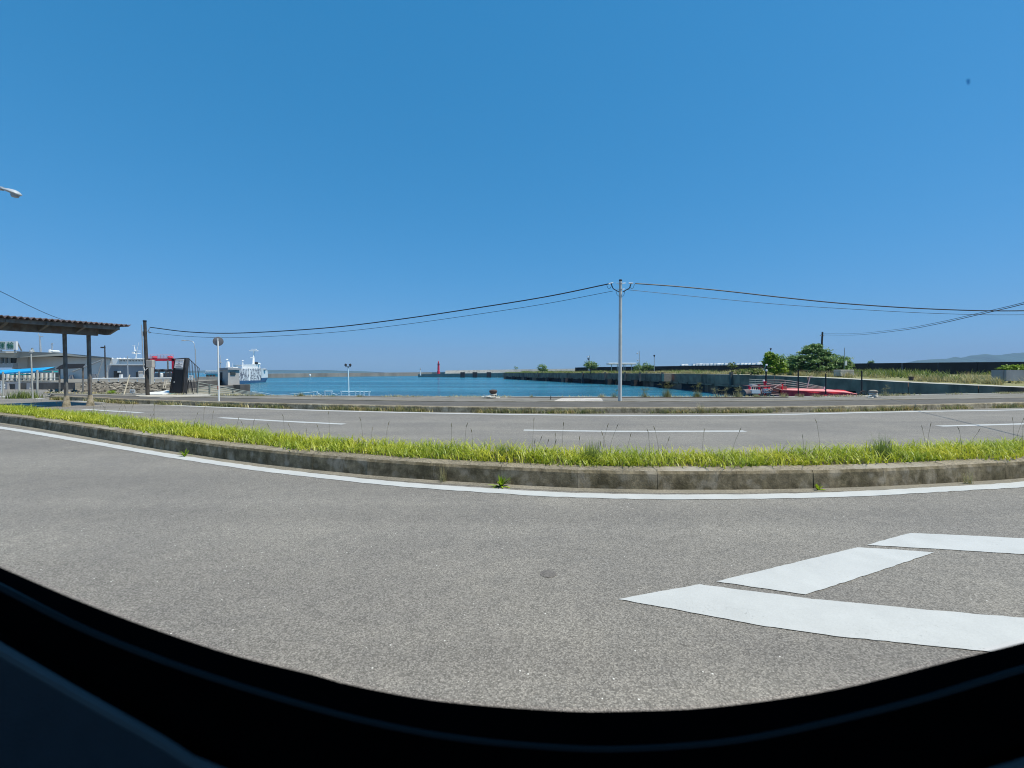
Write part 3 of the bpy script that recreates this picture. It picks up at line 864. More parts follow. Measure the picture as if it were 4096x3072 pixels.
tree('spreading_bush', at(2570, 118, 1.1), [lobe(2575, 1466, 76, 30, 118), lobe(2560, 1474, 60, 24, 118), lobe(2600, 1470, 40, 18, 118)], LEAF_D, 'low spreading green bush between the canopy and the cup shaped lamp', 'bush', nleaf=26, size=.16, clumps=40)
tree('pier_shrub', at(2168, 150, 1.35), [lobe(2168, 1470, 36, 24, 150), lobe(2172, 1478, 40, 14, 150)], LEAF_D, 'rounded green shrub on the far end of the pier below the pale seawall', 'bush', nleaf=22, size=.2, clumps=34)
tree('sparse_sapling', at(2064, 190, 1.4), [lobe(2064, 1472, 14, 18, 190)], LEAF_D, 'thin sparse sapling at the very tip of the pier', 'bush', nleaf=9, size=.2, clumps=14, trunk_r=.05)
tree('wall_top_bush', at(3486, 88, 2.5), [lobe(3488, 1449, 24, 14, 88), lobe(3480, 1452, 16, 10, 88)], LEAF_D, 'small green bush peeping over the tide wall top', 'bush', nleaf=20, size=.11, clumps=20)
tree('boxed_shrub', at(4046, 40, .75), [lobe(4040, 1472, 80, 26, 35.5, .35), lobe(4075, 1474, 60, 26, 35.5, .35)], LEAF_L, 'leafy shrub growing out of the grey concrete box at the right end of the pier', 'bush', nleaf=24, size=.06, clumps=60)
tree('grassy_bush', at(2928, 62, 1.1), [lobe(2928, 1460, 30, 26, 62)], WEED, 'pale green bush standing above the pier weeds in front of the white blocks', 'bush', nleaf=18, size=.12, clumps=20)

# white wave blocks behind the wall
blk = None
xs = [(2732, 1457, 18, 5), (2745, 1456, 14, 6), (2777, 1456, 18, 6), (2789, 1455, 16, 8), (2803, 1455, 18, 8), (2817, 1455, 16, 7), (2829, 1455, 16, 7), (2846, 1454.5, 18, 8), (2860, 1454.5, 18, 8), (2874, 1454, 18, 8), (2889, 1454, 15, 8), (2904, 1453.5, 18, 8), (2918, 1453.5, 15, 8), (2950, 1453.5, 18, 8), (2968, 1453, 18, 9), (2983, 1453, 18, 8), (2998, 1452.5, 18, 8), (3012, 1452.5, 18, 8), (3034, 1452, 20, 9), (3049, 1452, 15, 8), (3148, 1450, 16, 8)]
for i, (x, y, w_, h_) in enumerate(xs):
    Dd = 118 - (x - 2732) * .03; s_ = Dd / F
    p = W(x, y + 6, Dd)
    q = MB()
    a, h2, d2 = w_ * s_ / 2, (h_ + 10) * s_, w_ * s_ * .45
    tw = random.uniform(.7, .85)
    v = [Vector((p.x + sx * a * k, p.y + sy * d2 * k, p.z - h2 * .62 + z)) for z, k in ((0, 1), (h2 * .55, 1), (h2 * .85, .93), (h2, tw)) for sx, sy in ((-1, -1), (1, -1), (1, 1), (-1, 1))]
    f = [[l * 4 + j, l * 4 + (j + 1) % 4, l * 4 + 4 + (j + 1) % 4, l * 4 + 4 + j] for l in range(3) for j in range(4)] + [[3, 2, 1, 0], [12, 13, 14, 15]]
    q.add(v, f)
    o = q.build('wave_block', WHITE, loc=p)
    lab = 'white wave block ' + ['first', 'second', 'third', 'fourth', 'fifth', 'sixth', 'seventh', 'eighth', 'ninth', 'tenth', 'eleventh', 'twelfth', 'thirteenth', 'fourteenth', 'fifteenth', 'sixteenth', 'seventeenth', 'eighteenth', 'nineteenth'][i - 2 if i > 1 else 0] + ' from the left in the long row above the tide wall'
    if i < 2: lab = ['white concrete block nearest the lone cup lamp, first of a separate pair', 'second white concrete block of the separate pair above the tide wall'][i]
    elif i == len(xs) - 1: lab = 'white concrete block above the wall between the bright tree and the large dark tree'
    tag(o, lab, 'wave block', 'white wave blocks behind the tide wall')

# canopy, lamps and poles on the pier
D = 126; s = D / F
cp = thing('pier_canopy', 'pale flat roofed open canopy on thin posts on the far pier', 'canopy', W(2487, 1480, D))
q = MB(); q.box((W(2488, 1454.5, D) + Vector((0, 1, 0))), (112 * s, 3, 6 * s), bev=.1); q.build('roof', WHITE, cp)
for x in (2446, 2469, 2493, 2500, 2527):
    q = MB(); q.tube(W(x, 1482, D), W(x, 1457, D), .1, 6); q.build('post', GALV, cp)
def lamp_arms(name, x, D, ytop, ybase, arms, label):
    s_ = D / F
    t = thing(name, label, 'lamp post', W(x, ybase, D), 'lamp posts on the pier')
    q = MB(); q.tube(W(x, ybase + 8, D), W(x, ytop, D), 1.6 * s_, 8, 1.2 * s_); q.build('pole', GALV, t)
    for dx, y in arms:
        q = MB(); a = W(x, y, D); c = W(x + dx, y - 1, D)
        q.tube(a, c, .6 * s_, 6); q.lathe(c - Vector((0, 0, 1.5 * s_)), [(.6 * s_, 3 * s_), (2.6 * s_, 1.8 * s_), (3.4 * s_, 0), (2.6 * s_, -1.4 * s_), (.5 * s_, -2 * s_)], 10); q.build('lamp_head', LAMP, t)
    return t
lamp_arms('lamp_post', 2358, 124, 1422, 1476, [(-6, 1427)], 'tall lamp post with one round head standing behind the small green tree')
lamp_arms('lamp_post', 2557, 118, 1405, 1482, [(-8, 1413), (-6, 1441)], 'tall lamp post with two round heads right of the canopy')
def cup_lamp(x, D, ytop, ybase, label):
    s_ = D / F
    t = thing('cup_lamp', label, 'lamp post', W(x, ybase, D), 'cup shaped lamps on the pier')
    q = MB(); q.tube(W(x, ybase + 6, D), W(x, ytop + 8, D), 1.3 * s_, 8); q.build('pole', GALV, t)
    q = MB(); q.lathe(W(x, ytop + 8, D), [(1.4 * s_, 0), (3.2 * s_, 5 * s_), (3.6 * s_, 6.2 * s_), (3.0 * s_, 8 * s_)], 10); q.build('lamp_head', BLACK, t)
cup_lamp(2617, 112, 1420, 1484, 'slim lamp with a dark cup head standing alone right of the spreading bush')
cup_lamp(3083, 60, 1393, 1462, 'slim lamp with a dark cup head rising out of the bright tree')
cup_lamp(2353, 130, 1433, 1476, 'short lamp with a dark cup head close to the one armed lamp post')
D = 56; t = thing('power_pole', 'grey power pole rising out of the large dark tree with two thin wires', 'utility pole', at(3283, D, 1.0))
q = MB(); q.tube(W(3281, 1500, D), W(3290, 1328, D), .15, 10, .1); q.build('pole', POLE_D, t)
q = MB(); q.box(W(3288, 1342, D), (.5, .12, .1)); q.build('bracket', GALV, t)
D = 52; t = thing('mast_with_box', 'thin grey mast with a small white meter box right of the large dark tree', 'mast', W(3376, 1495, D))
q = MB(); q.tube(W(3376, 1495, D), W(3378, 1391, D), .05, 8, .035); q.build('pole', GALV, t)
q = MB(); q.box(W(3380, 1452, D) - Vector((0, .1, 0)), (.26, .16, .6), bev=.02); q.build('meter_box', WHITE, t)
D = 46; s = D / F
q = MB(); c = W(3404, 1488, D); q.box(c + Vector((0, 1.0, -.1)), (70 * s, .8, 26 * s), .22, bev=.04)
o = q.build('concrete_block', CONC, loc=c); tag(o, 'large pale concrete block half hidden in dry grass on the pier', 'block')
D = 35; s = D / F
bx = thing('concrete_box', 'grey open topped concrete box holding a shrub at the right end of the pier', 'planter box', at(4060, D, .75))
for cx, w_, dy in ((4120, 200, 0), (4120, 200, .9)):
    q = MB(); q.box(W(cx, 1502, D) + Vector((0, dy, 0)), (w_ * s, .2, 44 * s)); q.build('side_wall', GREYW, bx)
for cx in (4022, 4218):
    q = MB(); q.box(W(cx, 1502, D) + Vector((.0, .45, 0)), (.2, .69, 44 * s)); q.build('end_wall', GREYW, bx)
p = W(3645, 1522, 35.5); q = MB(); q.lathe(p, [(.13, 0), (.15, .22), (.19, .25), (.19, .31)], 12)
o = q.build('mooring_bitt', BOLL, loc=p); tag(o, 'short dark mooring bitt standing on the pale pier coping', 'bitt')

# ------------------------------------------------------------------ utility poles and cables
def cable(name, pts, r, label, mt=BLACK, n=60, group='overhead cables'):
    q = MB(); q.path(spline(pts, n), r, 6)
    o = q.build(name, mt, loc=pts[0]); tag(o, label, 'cable', group)
    return o
XA, XC, XB = 585, 2480, 4096
def wire_D(x):
    return 20.2 + (2480 - x) * (25.2 - 20.2) / (2480 - 585) if x < 2480 else 20.2 + (x - 2480) * .0006
WP = lambda px: [W(x, y, wire_D(x)) for x, y in px]
cable('overhead_cable', WP([(2437, 1135), (2200, 1184), (1944, 1226), (1600, 1277), (1300, 1312), (963, 1332), (760, 1328), (600, 1309)]), .026, 'thick black cable from the grey pole towards the dark timber pole by the shelter')
cable('overhead_wire', WP([(2452, 1164), (2200, 1212), (1944, 1252), (1600, 1300), (1300, 1332), (963, 1350), (760, 1346), (596, 1330)]), .010, 'thin lower wire from the grey pole towards the dark timber pole')
cable('overhead_cable', WP([(2541, 1134), (2700, 1145), (2900, 1164), (3150, 1192), (3400, 1216), (3750, 1237), (4096, 1243), (4600, 1225), (5400, 1150)]), .026, 'thick black cable from the grey pole running off to the right')
cable('overhead_wire', WP([(2510, 1159), (2700, 1178), (2900, 1198), (3150, 1220), (3400, 1236), (3750, 1254), (4096, 1259), (4600, 1245), (5400, 1190)]), .010, 'thin lower wire from the grey pole running off to the right')
def pair(y_off, r, label):
    A = W(3290, 1340 + y_off, 56); C = W(4096, 1216 + y_off * 1.2, 15.5); P = []
    for i in range(13):
        t_ = i / 10
        p = A.lerp(C, t_); p.z -= 4 * .9 * t_ * (1 - t_) if t_ < 1 else 0
        P.append(p)
    cable('overhead_wire', P, r, label, n=60)
pxy = [(3290, 1340), (3420, 1340), (3600, 1322), (3750, 1296), (3900, 1262), (4096, 1216), (4400, 1130), (4900, 960)]
def pairD(x):
    # straight in plan from the pole in the tree to a pole off to the right of the road
    A, C = Vector((39.0, 56.5)), Vector((15.8, 13.9))
    k = (x - 2048) / F
    # point A + s*(C-A): X = k*Y
    s_ = (A.x - k * A.y) / (k * (C.y - A.y) - (C.x - A.x))
    return A.y + s_ * (C.y - A.y)
cable('overhead_wire', [W(x, y, pairD(x)) for x, y in pxy], .012, 'lower of two thin wires climbing to the right from the pole in the large tree')
cable('overhead_wire', [W(x, y - 6, pairD(x)) for x, y in pxy], .009, 'upper of two thin wires climbing to the right from the pole in the large tree')
cable('overhead_wire', [W(-250, 1050, 22), W(0, 1165, 24), W(115, 1222, 26), W(215, 1266, 28), W(300, 1292, 31), W(420, 1318, 34)], .014, 'thin wire sloping down behind the rusty shelter roof')

# centre pole
D = 20.2; s = D / F
base = at(2480, D, .22)
up = thing('utility_pole', 'tall pale grey concrete utility pole on the quay with cables at its top', 'utility pole', base)
q = MB(); q.tube(base - Vector((0, 0, .1)), W(2482, 1124, D), .082, 20, .066); q.build('pole', POLE, up)
q = MB(); q.lathe(W(2482, 1124, D), [(.068, -.01), (.072, 0), (.072, .05), (.06, .065)], 16); q.build('cap', BLACK, up)
for y, z in ((1134, .22), (1158, .18)):
    q = MB(); c = W(2482, y, D)
    q.lathe(c, [(.07, -.015), (.082, -.012), (.082, .012), (.07, .015)], 16)
    q.tube(c + Vector((-z, -.02, .015)), c + Vector((-.07, -.05, 0)), .012, 6); q.tube(c + Vector((z, -.02, .015)), c + Vector((.07, -.05, 0)), .012, 6)
    q.build('band_clamp', GALV, up)
for sx, x in ((-1, 2444), (1, 2524)):
    q = MB(); c = W(x, 1133, D)
    q.tube(c + Vector((-.1, 0, -.03 if sx < 0 else .0)), c + Vector((.1, 0, .0 if sx > 0 else .03)), .03, 8, .022); q.build('strain_insulator', WHITE, up)
    q = MB()
    e = 1 if sx > 0 else -1
    P = spline([c + Vector((0, -.03, -.02)), c + Vector((-e * .08, -.03, -.22)), W(2482 + e * 26, 1158, D) + Vector((0, -.05, 0)), W(2482 + e * 8, 1169, D) + Vector((0, -.09, 0))], 16)
    q.path(P, .022, 6); q.build('jumper_cable', BLACK, up)
    q = MB()
    P = spline([W(2482 + e * 56, 1137, D), W(2482 + e * 50, 1152, D), W(2482 + e * 42, 1153, D), W(2482 + e * 36, 1143, D)], 14)
    q.path(P, .009, 5); q.build('drip_loop', BLACK, up)
    q = MB(); P = spline([W(2482 + e * 18, 1163, D), W(2482 + e * 14, 1178, D), W(2482 + e * 6, 1187, D) + Vector((0, -.06, 0))], 10); q.path(P, .008, 5); q.build('earth_wire', BLACK, up)

# dark timber pole by the shelter
D = 25.2; s = D / F
base = at(592, D, .1)
tp = thing('timber_pole', 'dark weathered pole with black cap and meter boxes left of the black booth', 'utility pole', base)
q = MB(); q.tube(base - Vector((0, 0, .3)), W(579, 1284, D), .10, 12, .075); q.build('pole', POLE_D, tp)
q = MB(); q.lathe(W(579, 1284, D), [(.085, -.05), (.09, .02), (.09, .035)], 12); q.build('cap', BLACK, tp)
q = MB(); q.tube(W(586, 1500, D) + Vector((-.05, -.12, 0)), W(577, 1300, D) + Vector((-.07, -.1, 0)), .022, 8); q.build('conduit', GALV, tp)
q = MB(); q.lathe(W(573, 1335, D), [(.03, -.14), (.05, -.12), (.05, .12), (.03, .14)], 10); q.build('insulator', WHITE, tp)
q = MB(); q.path(spline([W(588, 1325, D), W(594, 1322, D), W(598, 1312, D)], 8), .02, 6); q.tube(W(594, 1327, D), W(600, 1331, D), .035, 8, .05); q.build('lamp_bracket', LAMP, tp)
q = MB(); q.box(W(604, 1455, D) + Vector((0, -.02, 0)), (.36, .25, .42), bev=.02); q.build('meter_box', BEIGE, tp)
q = MB(); q.path(spline([W(583, 1470, D) + Vector((0, -.13, 0)), W(588, 1482, D) + Vector((0, -.16, 0)), W(596, 1475, D) + Vector((0, -.14, 0)), W(600, 1466, D)], 14), .018, 6); q.build('cable_loop', WHITE, tp)
q = MB(); a = W(598, 1472, 27); q.box(a + Vector((.06, 0, -.45)), (.24, .24, 1.0)); o = q.build('concrete_post', CONC, loc=a - Vector((0, 0, 1))); tag(o, 'square grey concrete post standing just behind the dark timber pole', 'post')

# ------------------------------------------------------------------ shelter with corrugated roof
def lerpv(a, c, t): return Vector(a).lerp(Vector(c), t)
N0, N1 = W(0, 1268, 17.1), W(525, 1306, 20.8)
dirn = (N1 - N0).normalized()
perp = Vector((-dirn.y, dirn.x, 0)).normalized()        # towards the back left
Ns = N0 - dirn * 4.5
Ltot = (N1 - Ns).length
sh = thing('bus_shelter', 'shelter with rusty corrugated roof on weathered steel posts beside the far road', 'shelter', G(360, 1602, .1))
q = MB()
pitch = .178; amp = .075; nn = int(Ltot / pitch * 8)
front, back = [], []
for i in range(nn + 1):
    sdist = Ltot * i / nn
    z = amp * abs(math.sin(math.pi * sdist / pitch)) * 1.2
    p = Ns + dirn * sdist
    front.append(p + Vector((0, 0, z)))
    back.append(p + perp * 4.6 + Vector((0, 0, z + .15)))
low = lambda l: [p - Vector((0, 0, .03)) for p in l]
q.strip(front, back, 0, False); q.strip(low(front), low(back)); q.strip(front, low(front)); q.strip(back, low(back))
q.face([front[-1], back[-1], low(back)[-1], low(front)[-1]])
q.build('roof', RUST, sh, fixn=False)
def beam(a, c, w_, h_, nm='beam', mt=STEEL_S):
    a, c = Vector(a), Vector(c); d = (c - a); L_ = d.length; d.normalize()
    side = Vector((-d.y, d.x, 0)).normalized(); upv = side.cross(d) * -1
    if upv.z < 0: upv = -upv
    q = MB()
    v = [e + side * sx * w_ / 2 + upv * sz * h_ / 2 for e in (a, c) for sx, sz in ((-1, -1), (1, -1), (1, 1), (-1, 1))]
    q.add(v, [[0, 1, 2, 3], [7, 6, 5, 4], [0, 4, 5, 1], [1, 5, 6, 2], [2, 6, 7, 3], [3, 7, 4, 0]])
    return q.build(nm, mt, sh)
B1 = W(390, 1330, 20.5); B0 = W(0, 1306, 17.9); bd = (B1 - B0).normalized(); Bs = B0 - bd * 4.5
beam(Bs, B1, .16, .30)                                     # main beam over the posts
F1 = W(492, 1316, 20.9)
beam(Ns + perp * .25 - Vector((0, 0, .1)), N1 - dirn * .35 + perp * .25 - Vector((0, 0, .1)), .1, .16, 'purlin')
beam(Ns + perp * 2.3 - Vector((0, 0, .02)), N1 - dirn * .35 + perp * 2.3 - Vector((0, 0, .02)), .1, .16, 'purlin')
beam(Ns + perp * 4.3 - Vector((0, 0, -.05)), N1 - dirn * .35 + perp * 4.3 + Vector((0, 0, .05)), .1, .16, 'purlin')
for k in range(7):
    p = N1 - dirn * (.45 + k * 1.15)
    q = MB()
    tip, root, tail = p + perp * .15 - Vector((0, 0, .07)), p + perp * 1.3 - Vector((0, 0, .04)), p + perp * 4.4 + Vector((0, 0, .03))
    dn = Vector((0, 0, -1))
    poly = [tip, tail, tail + dn * .1, root + dn * .34, root - perp * .35 + dn * .34, tip + dn * .1]
    q.prism([x - dirn * .05 for x in poly], dirn * .1)
    q.build('bracket', STEEL_S, sh)
for xt, xb_, D in ((258, 266, 19.75), (354, 361, 20.35)):
    a, c = W(xt, 1336, D), at(xb_, D, .1)
    q = MB(); w_ = 9.2 * D / F
    v = [e + Vector((sx * w_ / 2, sy * w_ / 2, 0)) for e in (c, a) for sx, sy in ((-1, -1), (1, -1), (1, 1), (-1, 1))]
    q.add(v, [[3, 2, 1, 0], [4, 5, 6, 7], [0, 1, 5, 4], [1, 2, 6, 5], [2, 3, 7, 6], [3, 0, 4, 7]])
    po = q.build('post', STEEL_S, sh)
    q = MB(); g = Vector((c.x, c.y, -.02))
    q.lathe(g, [(.17, 0), (.135, .12), (.10, .35), (.085, .5)], 9); q.build('footing', KFAR, po)
for k in range(3):
    p = B0 - bd * (.6 + k * 1.6)
    q = MB(); q.box((p.x, p.y, 1.7), (.19, .19, 3.4)); q.build('post', STEEL_S, sh)

# ------------------------------------------------------------------ left side: terrace, ferry terminal, embankment
TZ = .62
terr = [at(-600, 40, TZ), at(40, 40, TZ), at(700, 38.5, TZ), at(880, 52, TZ), at(880, 60, TZ), at(600, 100, TZ), at(-600, 120, TZ)]
q = MB(); q.face(terr); q.strip([Vector((p.x, p.y, TZ)) for p in terr[:5]], [Vector((p.x, p.y, -.05)) for p in terr[:5]], 1)
tag(q.build('terrace', [A_APRON, CONC_D]), kind='structure')

D = 62; s = D / F
tm = thing('ferry_terminal', 'long pale ferry terminal building with dark fascia and rooftop sign', 'building', at(230, D, TZ))
zc = lambda y, D_=62: H - (y - HY) * D_ / F
q = MB()
q.prism([at(108, 62, TZ), at(440, 64, TZ), at(440, 64, zc(1432, 64)), at(108, 62, zc(1426, 62))], (-12.9, 14, 0)); q.build('wall', OFFWHITE, tm)
q = MB(); q.prism([at(48, 60, zc(1432, 60)), at(110, 61.8, zc(1427, 61.8)), at(110, 61.8, zc(1476, 61.8)), at(48, 60, zc(1474, 60))], (-12.6, 12, 0)); q.build('wall', OFFWHITE, tm)
q = MB(); q.prism([at(-200, 57, zc(1404, 57)), at(70, 59, zc(1405, 59)), at(250, 61.5, zc(1412, 61.5)), at(448, 63.5, zc(1431, 63.5)), at(440, 63.5, zc(1434, 63.5)), at(250, 61.5, zc(1423, 61.5)), at(110, 60.5, zc(1428, 60.5)), at(55, 59, zc(1431, 59)), at(-200, 57, zc(1424, 57))], (-15.4, 16, 0)); q.build('fascia', ROOFG, tm)
q = MB(); q.prism([at(-200, 56.9, zc(1407, 56.9)), at(68, 58.9, zc(1407, 58.9)), at(68, 58.9, zc(1411, 58.9)), at(-200, 56.9, zc(1411, 56.9))], (0, -.3, 0)); q.build('white_trim', WHITE, tm)
q = MB(); q.prism([at(-200, 59, zc(1425, 59)), at(55, 60, zc(1427, 60)), at(52, 60, zc(1452, 60)), at(-200, 59, zc(1452, 59))], (0, .4, 0)); wn_ = q.build('window_band', GLASS, tm)
for x in (5, 22, 38):
    q = MB(); q.box(W(x, 1440, 59.2), (.12, .2, 26 * s)); q.build('mullion', ROOFG, wn_)
q = MB(); q.prism([at(-200, 58.5, zc(1453, 58.5)), at(52, 59.5, zc(1453, 59.5)), at(52, 59.5, zc(1470, 59.5)), at(-200, 58.5, zc(1470, 58.5))], (0, .6, 0)); q.build('balcony', GALV, tm)
q = MB(); q.prism([at(440, 64.2, zc(1432, 64.2)), at(447, 64.2, zc(1432, 64.2)), at(456, 64.2, zc(1470, 64.2)), at(440, 64.2, zc(1470, 64.2))], (-5.5, 6, 0)); q.build('side_gable', WHITE, tm)
for x, y0_, y1_ in ((285, 1499, 1522), (377, 1496, 1512)):
    q = MB(); q.box(W(x, (y0_ + y1_) / 2, 62.6), (13 * s, .3, (y1_ - y0_) * s)); q.build('door', GREYW, tm)
# diagonal pole shadows on the right end of the wall, shaped as thin tubes
for a, c in (((388, 1512), (412, 1436)), ((425, 1512), (432, 1460)), ((290, 1487), (410, 1440))):
    q = MB(); q.tube(W(a[0], a[1], 62.3), W(c[0], c[1], 62.3), .09, 6); q.build('shadow_tube', GALV, tm)
# rooftop tank, vent, mast
q = MB(); q.lathe(W(202, 1411, 63), [(7 * s, 0), (7 * s, 9 * s), (6 * s, 12 * s), (2 * s, 13 * s)], 14); q.build('tank', WHITE, tm)
q = MB(); q.box(W(222, 1406, 63), (16 * s, 1, 9 * s), bev=.1); q.build('cooling_unit', WHITE, tm)
q = MB(); q.lathe(W(129, 1411, 62), [(10 * s, 0), (3 * s, 14 * s), (3 * s, 18 * s), (4 * s, 19 * s)], 10); q.build('vent_cowl', ROOFG, tm)
q = MB(); q.tube(W(208, 1400, 63), W(208, 1372, 63), .06, 6); q.tube(W(204, 1378, 63), W(213, 1374, 63), .04, 5); q.build('antenna', GALV, tm)
q = MB(); q.tube(W(163, 1408, 63), W(158, 1342, 63), .12, 8, .07); q.tube(W(153, 1334, 63), W(158, 1346, 63), .05, 5); q.tube(W(158, 1346, 63), W(172, 1346, 63), .05, 5); q.build('roof_mast', GALV, tm)
# sign
sg = thing('rooftop_sign', 'white rooftop billboard with large green characters on the ferry terminal', 'sign', W(20, 1404, 58))
D = 58; s = D / F
q = MB(); q.box(W(-15, 1382.5, D), (166 * s, .25, 34 * s)); q.build('board', WHITE, sg)
for a, c in (((68, 1367), (86, 1403)), ((60, 1400), (60, 1406)), ((5, 1400), (5, 1406))):
    q = MB(); q.tube(W(a[0], a[1], D + .3), W(c[0], c[1], D + (1.2 if a[0] == 68 else .2)), .09, 6); q.build('strut', GALV, sg)
def text(body, p, size, mt, parent, name='lettering', rot=0):
    cu = bpy.data.curves.new(name, 'FONT'); cu.body = body; cu.size = size; cu.extrude = .012; cu.align_x = 'CENTER'; cu.align_y = 'CENTER'
    cu.materials.append(mt)
    tmp = bpy.data.objects.new(name, cu); col.objects.link(tmp)
    me = bpy.data.meshes.new_from_object(tmp.evaluated_get(bpy.context.evaluated_depsgraph_get()))
    bpy.data.objects.remove(tmp); bpy.data.curves.remove(cu)
    o = bpy.data.objects.new(name, me); col.objects.link(o)
    o.rotation_euler = (R(90), 0, rot)
    o.parent = parent; o.location = Vector(p) - parent_loc(parent)
    return o
text('運', W(12, 1384, D) - Vector((0, .16, 0)), 29 * s, GREEN_T, sg)
text('輸', W(46, 1384, D) - Vector((0, .16, 0)), 29 * s, GREEN_T, sg)

# grey annex
D = 58; s = D / F
an = thing('grey_annex', 'low grey flat roofed annex with dark openings behind the guardrail', 'building', at(510, D, TZ))
q = MB(); q.box(at(507, D, (TZ + zc(1461, D)) / 2) + Vector((0, .5, 0)), (148 * s, 1, zc(1461, D) - TZ)); q.build('wall', GREYW, an)
q = MB(); q.box(W(515, 1458.5, D) + Vector((0, .45, 0)), (134 * s, 1.4, 5 * s)); q.build('roof', WHITE, an)
q = MB(); q.box(W(468, 1498, D) + Vector((0, -.06, 0)), (18 * s, .2, 28 * s)); q.build('doorway', DARKW, an)
q = MB(); q.box(W(552, 1500, D) + Vector((0, -.06, 0)), (8 * s, .2, 24 * s)); q.build('doorway', DARKW, an)
q = MB(); q.box(W(481, 1487, D) + Vector((0, -.12, 0)), (11 * s, .2, 7 * s)); q.build('notice', WHITE, an)
q = MB(); q.box(W(484, 1505, 55), (7 * s, .3, 14 * s)); o = q.build('vending_machine', WHITE, loc=W(484, 1512, 55)); tag(o, 'slim white cabinet standing by the grey annex doorway', 'cabinet')
q = MB(); q.box(W(570, 1497, 50), (24 * 50 / F, .5, 26 * 50 / F), bev=.05); bo = q.build('equipment_cabinet', BEIGE, loc=W(570, 1510, 50)); tag(bo, 'beige equipment cabinet beside the dark timber pole', 'cabinet')
q = MB(); q.box(W(573, 1502, 50) - Vector((0, .27, 0)), (16 * 50 / F, .06, 12 * 50 / F)); q.build('hatch', WHITE, bo)

# docked ship behind the annex
D = 95; s = D / F
fs = thing('docked_ferry', 'white ferry superstructure with portholes and radar mast behind the grey annex', 'ship', at(512, D, -1.5))
q = MB(); q.box(W(512, 1472, D) + Vector((0, 1, 0)), (140 * s, 2, 78 * s)); q.build('hull', SHIPW, fs)
q = MB(); q.box(W(528, 1446, D - 1) + Vector((0, 1, 0)), (104 * s, 2.2, 19 * s)); q.build('bridge_deck', mat('ship_grey_white', (.78, .80, .78), .5, .05, .4), fs)
q = MB(); q.box(W(462, 1446, D - 1.2) + Vector((0, 1, 0)), (30 * s, 2.2, 22 * s))
q.box(W(528, 1436, D - 1.3) + Vector((0, 1, 0)), (106 * s, 2.4, 2 * s)); q.build('funnel_house', SHIPW, fs)
for i in range(8):
    q = MB(); q.box(W(488 + i * 12, 1443, D - 1) - Vector((0, .24, 0)), (3 * s, .08, 4 * s)); q.build('porthole', GLASS, fs)
q = MB(); q.tube(W(544, 1436, D), W(547, 1404, D), 3 * s, 8, 1.2 * s); q.tube(W(540, 1404, D), W(537, 1384, D), 2.2 * s, 8, 1 * s); q.box(W(545, 1413, D), (26 * s, .6, 2.5 * s)); q.box(W(548, 1404, D), (22 * s, .5, 1.4 * s)); q.box(W(538, 1411, D), (9 * s, .8, 7 * s)); q.tube(W(547, 1404, D), W(556, 1368, D), .7 * s, 5); q.box(W(535, 1383, D), (8 * s, .3, 1.5 * s)); q.build('radar_mast', SHIPW, fs)
for x in (450, 470, 480, 497, 526):
    q = MB(); q.lathe(W(x, 1436, D), [(3 * s, 0), (3.4 * s, 2 * s), (2.6 * s, 4 * s), (.5 * s, 5 * s)], 10); q.build('dome', SHIPW, fs)

# red gantry
D = 70; s = D / F
gt = thing('red_gantry', 'bright red steel link span gantry with railings behind the black booth', 'gantry', at(650, D, TZ))
q = MB(); q.box(W(643, 1438.5, D) + Vector((0, .5, 0)), (116 * s, 1, 10 * s)); q.build('beam', RED, gt)
q = MB(); q.prism([W(686, 1434, D), W(697, 1434, D), W(694, 1520, D), W(688, 1520, D)], (0, 1, 0)); q.build('leg', RED, gt)
q = MB(); q.prism([W(592, 1434, D), W(600, 1434, D), W(598, 1520, D), W(593, 1520, D)], (0, 1, 0)); q.build('leg', RED, gt)
q = MB(); q.tube(W(671, 1440, D - .5), W(673, 1512, D - .5), .1, 8); q.build('hoist_strut', STEEL_S, gt)
for x in (608, 671):
    q = MB(); q.box(W(x, 1429, D) + Vector((0, .5, 0)), (11 * s, .9, 9 * s), bev=.1); q.build('sheave_housing', RED, gt)
q = MB()
for y in (1419, 1424, 1429): q.tube(W(590, y + 1, D), W(693, y, D), .03, 5)
for x in range(590, 696, 13): q.tube(W(x, 1433, D), W(x, 1419, D), .025, 5)
q.build('railing', mat('pale_red_rail', (.6, .3, .33), .5), gt)

# wavy dark roofs and grey machinery below the gantry
D = 52; s = D / F
wr = thing('arched_boarding_bridge', 'low boarding bridge with dark scalloped canopy below the red gantry', 'boarding bridge', at(650, D, TZ))
q = MB()
top = []
for i in range(49):
    x = 602 + i * 2; y = 1482 - 6 * abs(math.sin((x - 602) / 31 * math.pi)) 
    top.append(W(x, y, D))
q.strip(top, [p - Vector((0, 0, 5 * s)) for p in top]); q.strip(top, [p + Vector((0, 2, 0)) for p in top]); q.strip([p - Vector((0, 0, 5 * s)) for p in top], [p + Vector((0, 2, -5 * s)) for p in top])
q.build('canopy', BLACK2, wr)
q = MB(); q.box(W(650, 1501, D + 1), (88 * s, .5, 18 * s)); q.build('wall', GREYW, wr)
for x in (606, 636, 664, 680):
    q = MB(); q.tube(W(x, 1515, D - .1), W(x, 1484, D - .1), .07, 6); q.build('post', BLACK2, wr)
q = MB(); q.lathe(W(646, 1500, D - .2), [(.1, -.25), (.16, -.2), (.16, .15), (.05, .22)], 10); o = q.build('white_float', WHITE, loc=W(646, 1508, D - .2)); tag(o, 'round white float hanging in front of the boarding bridge', 'float')

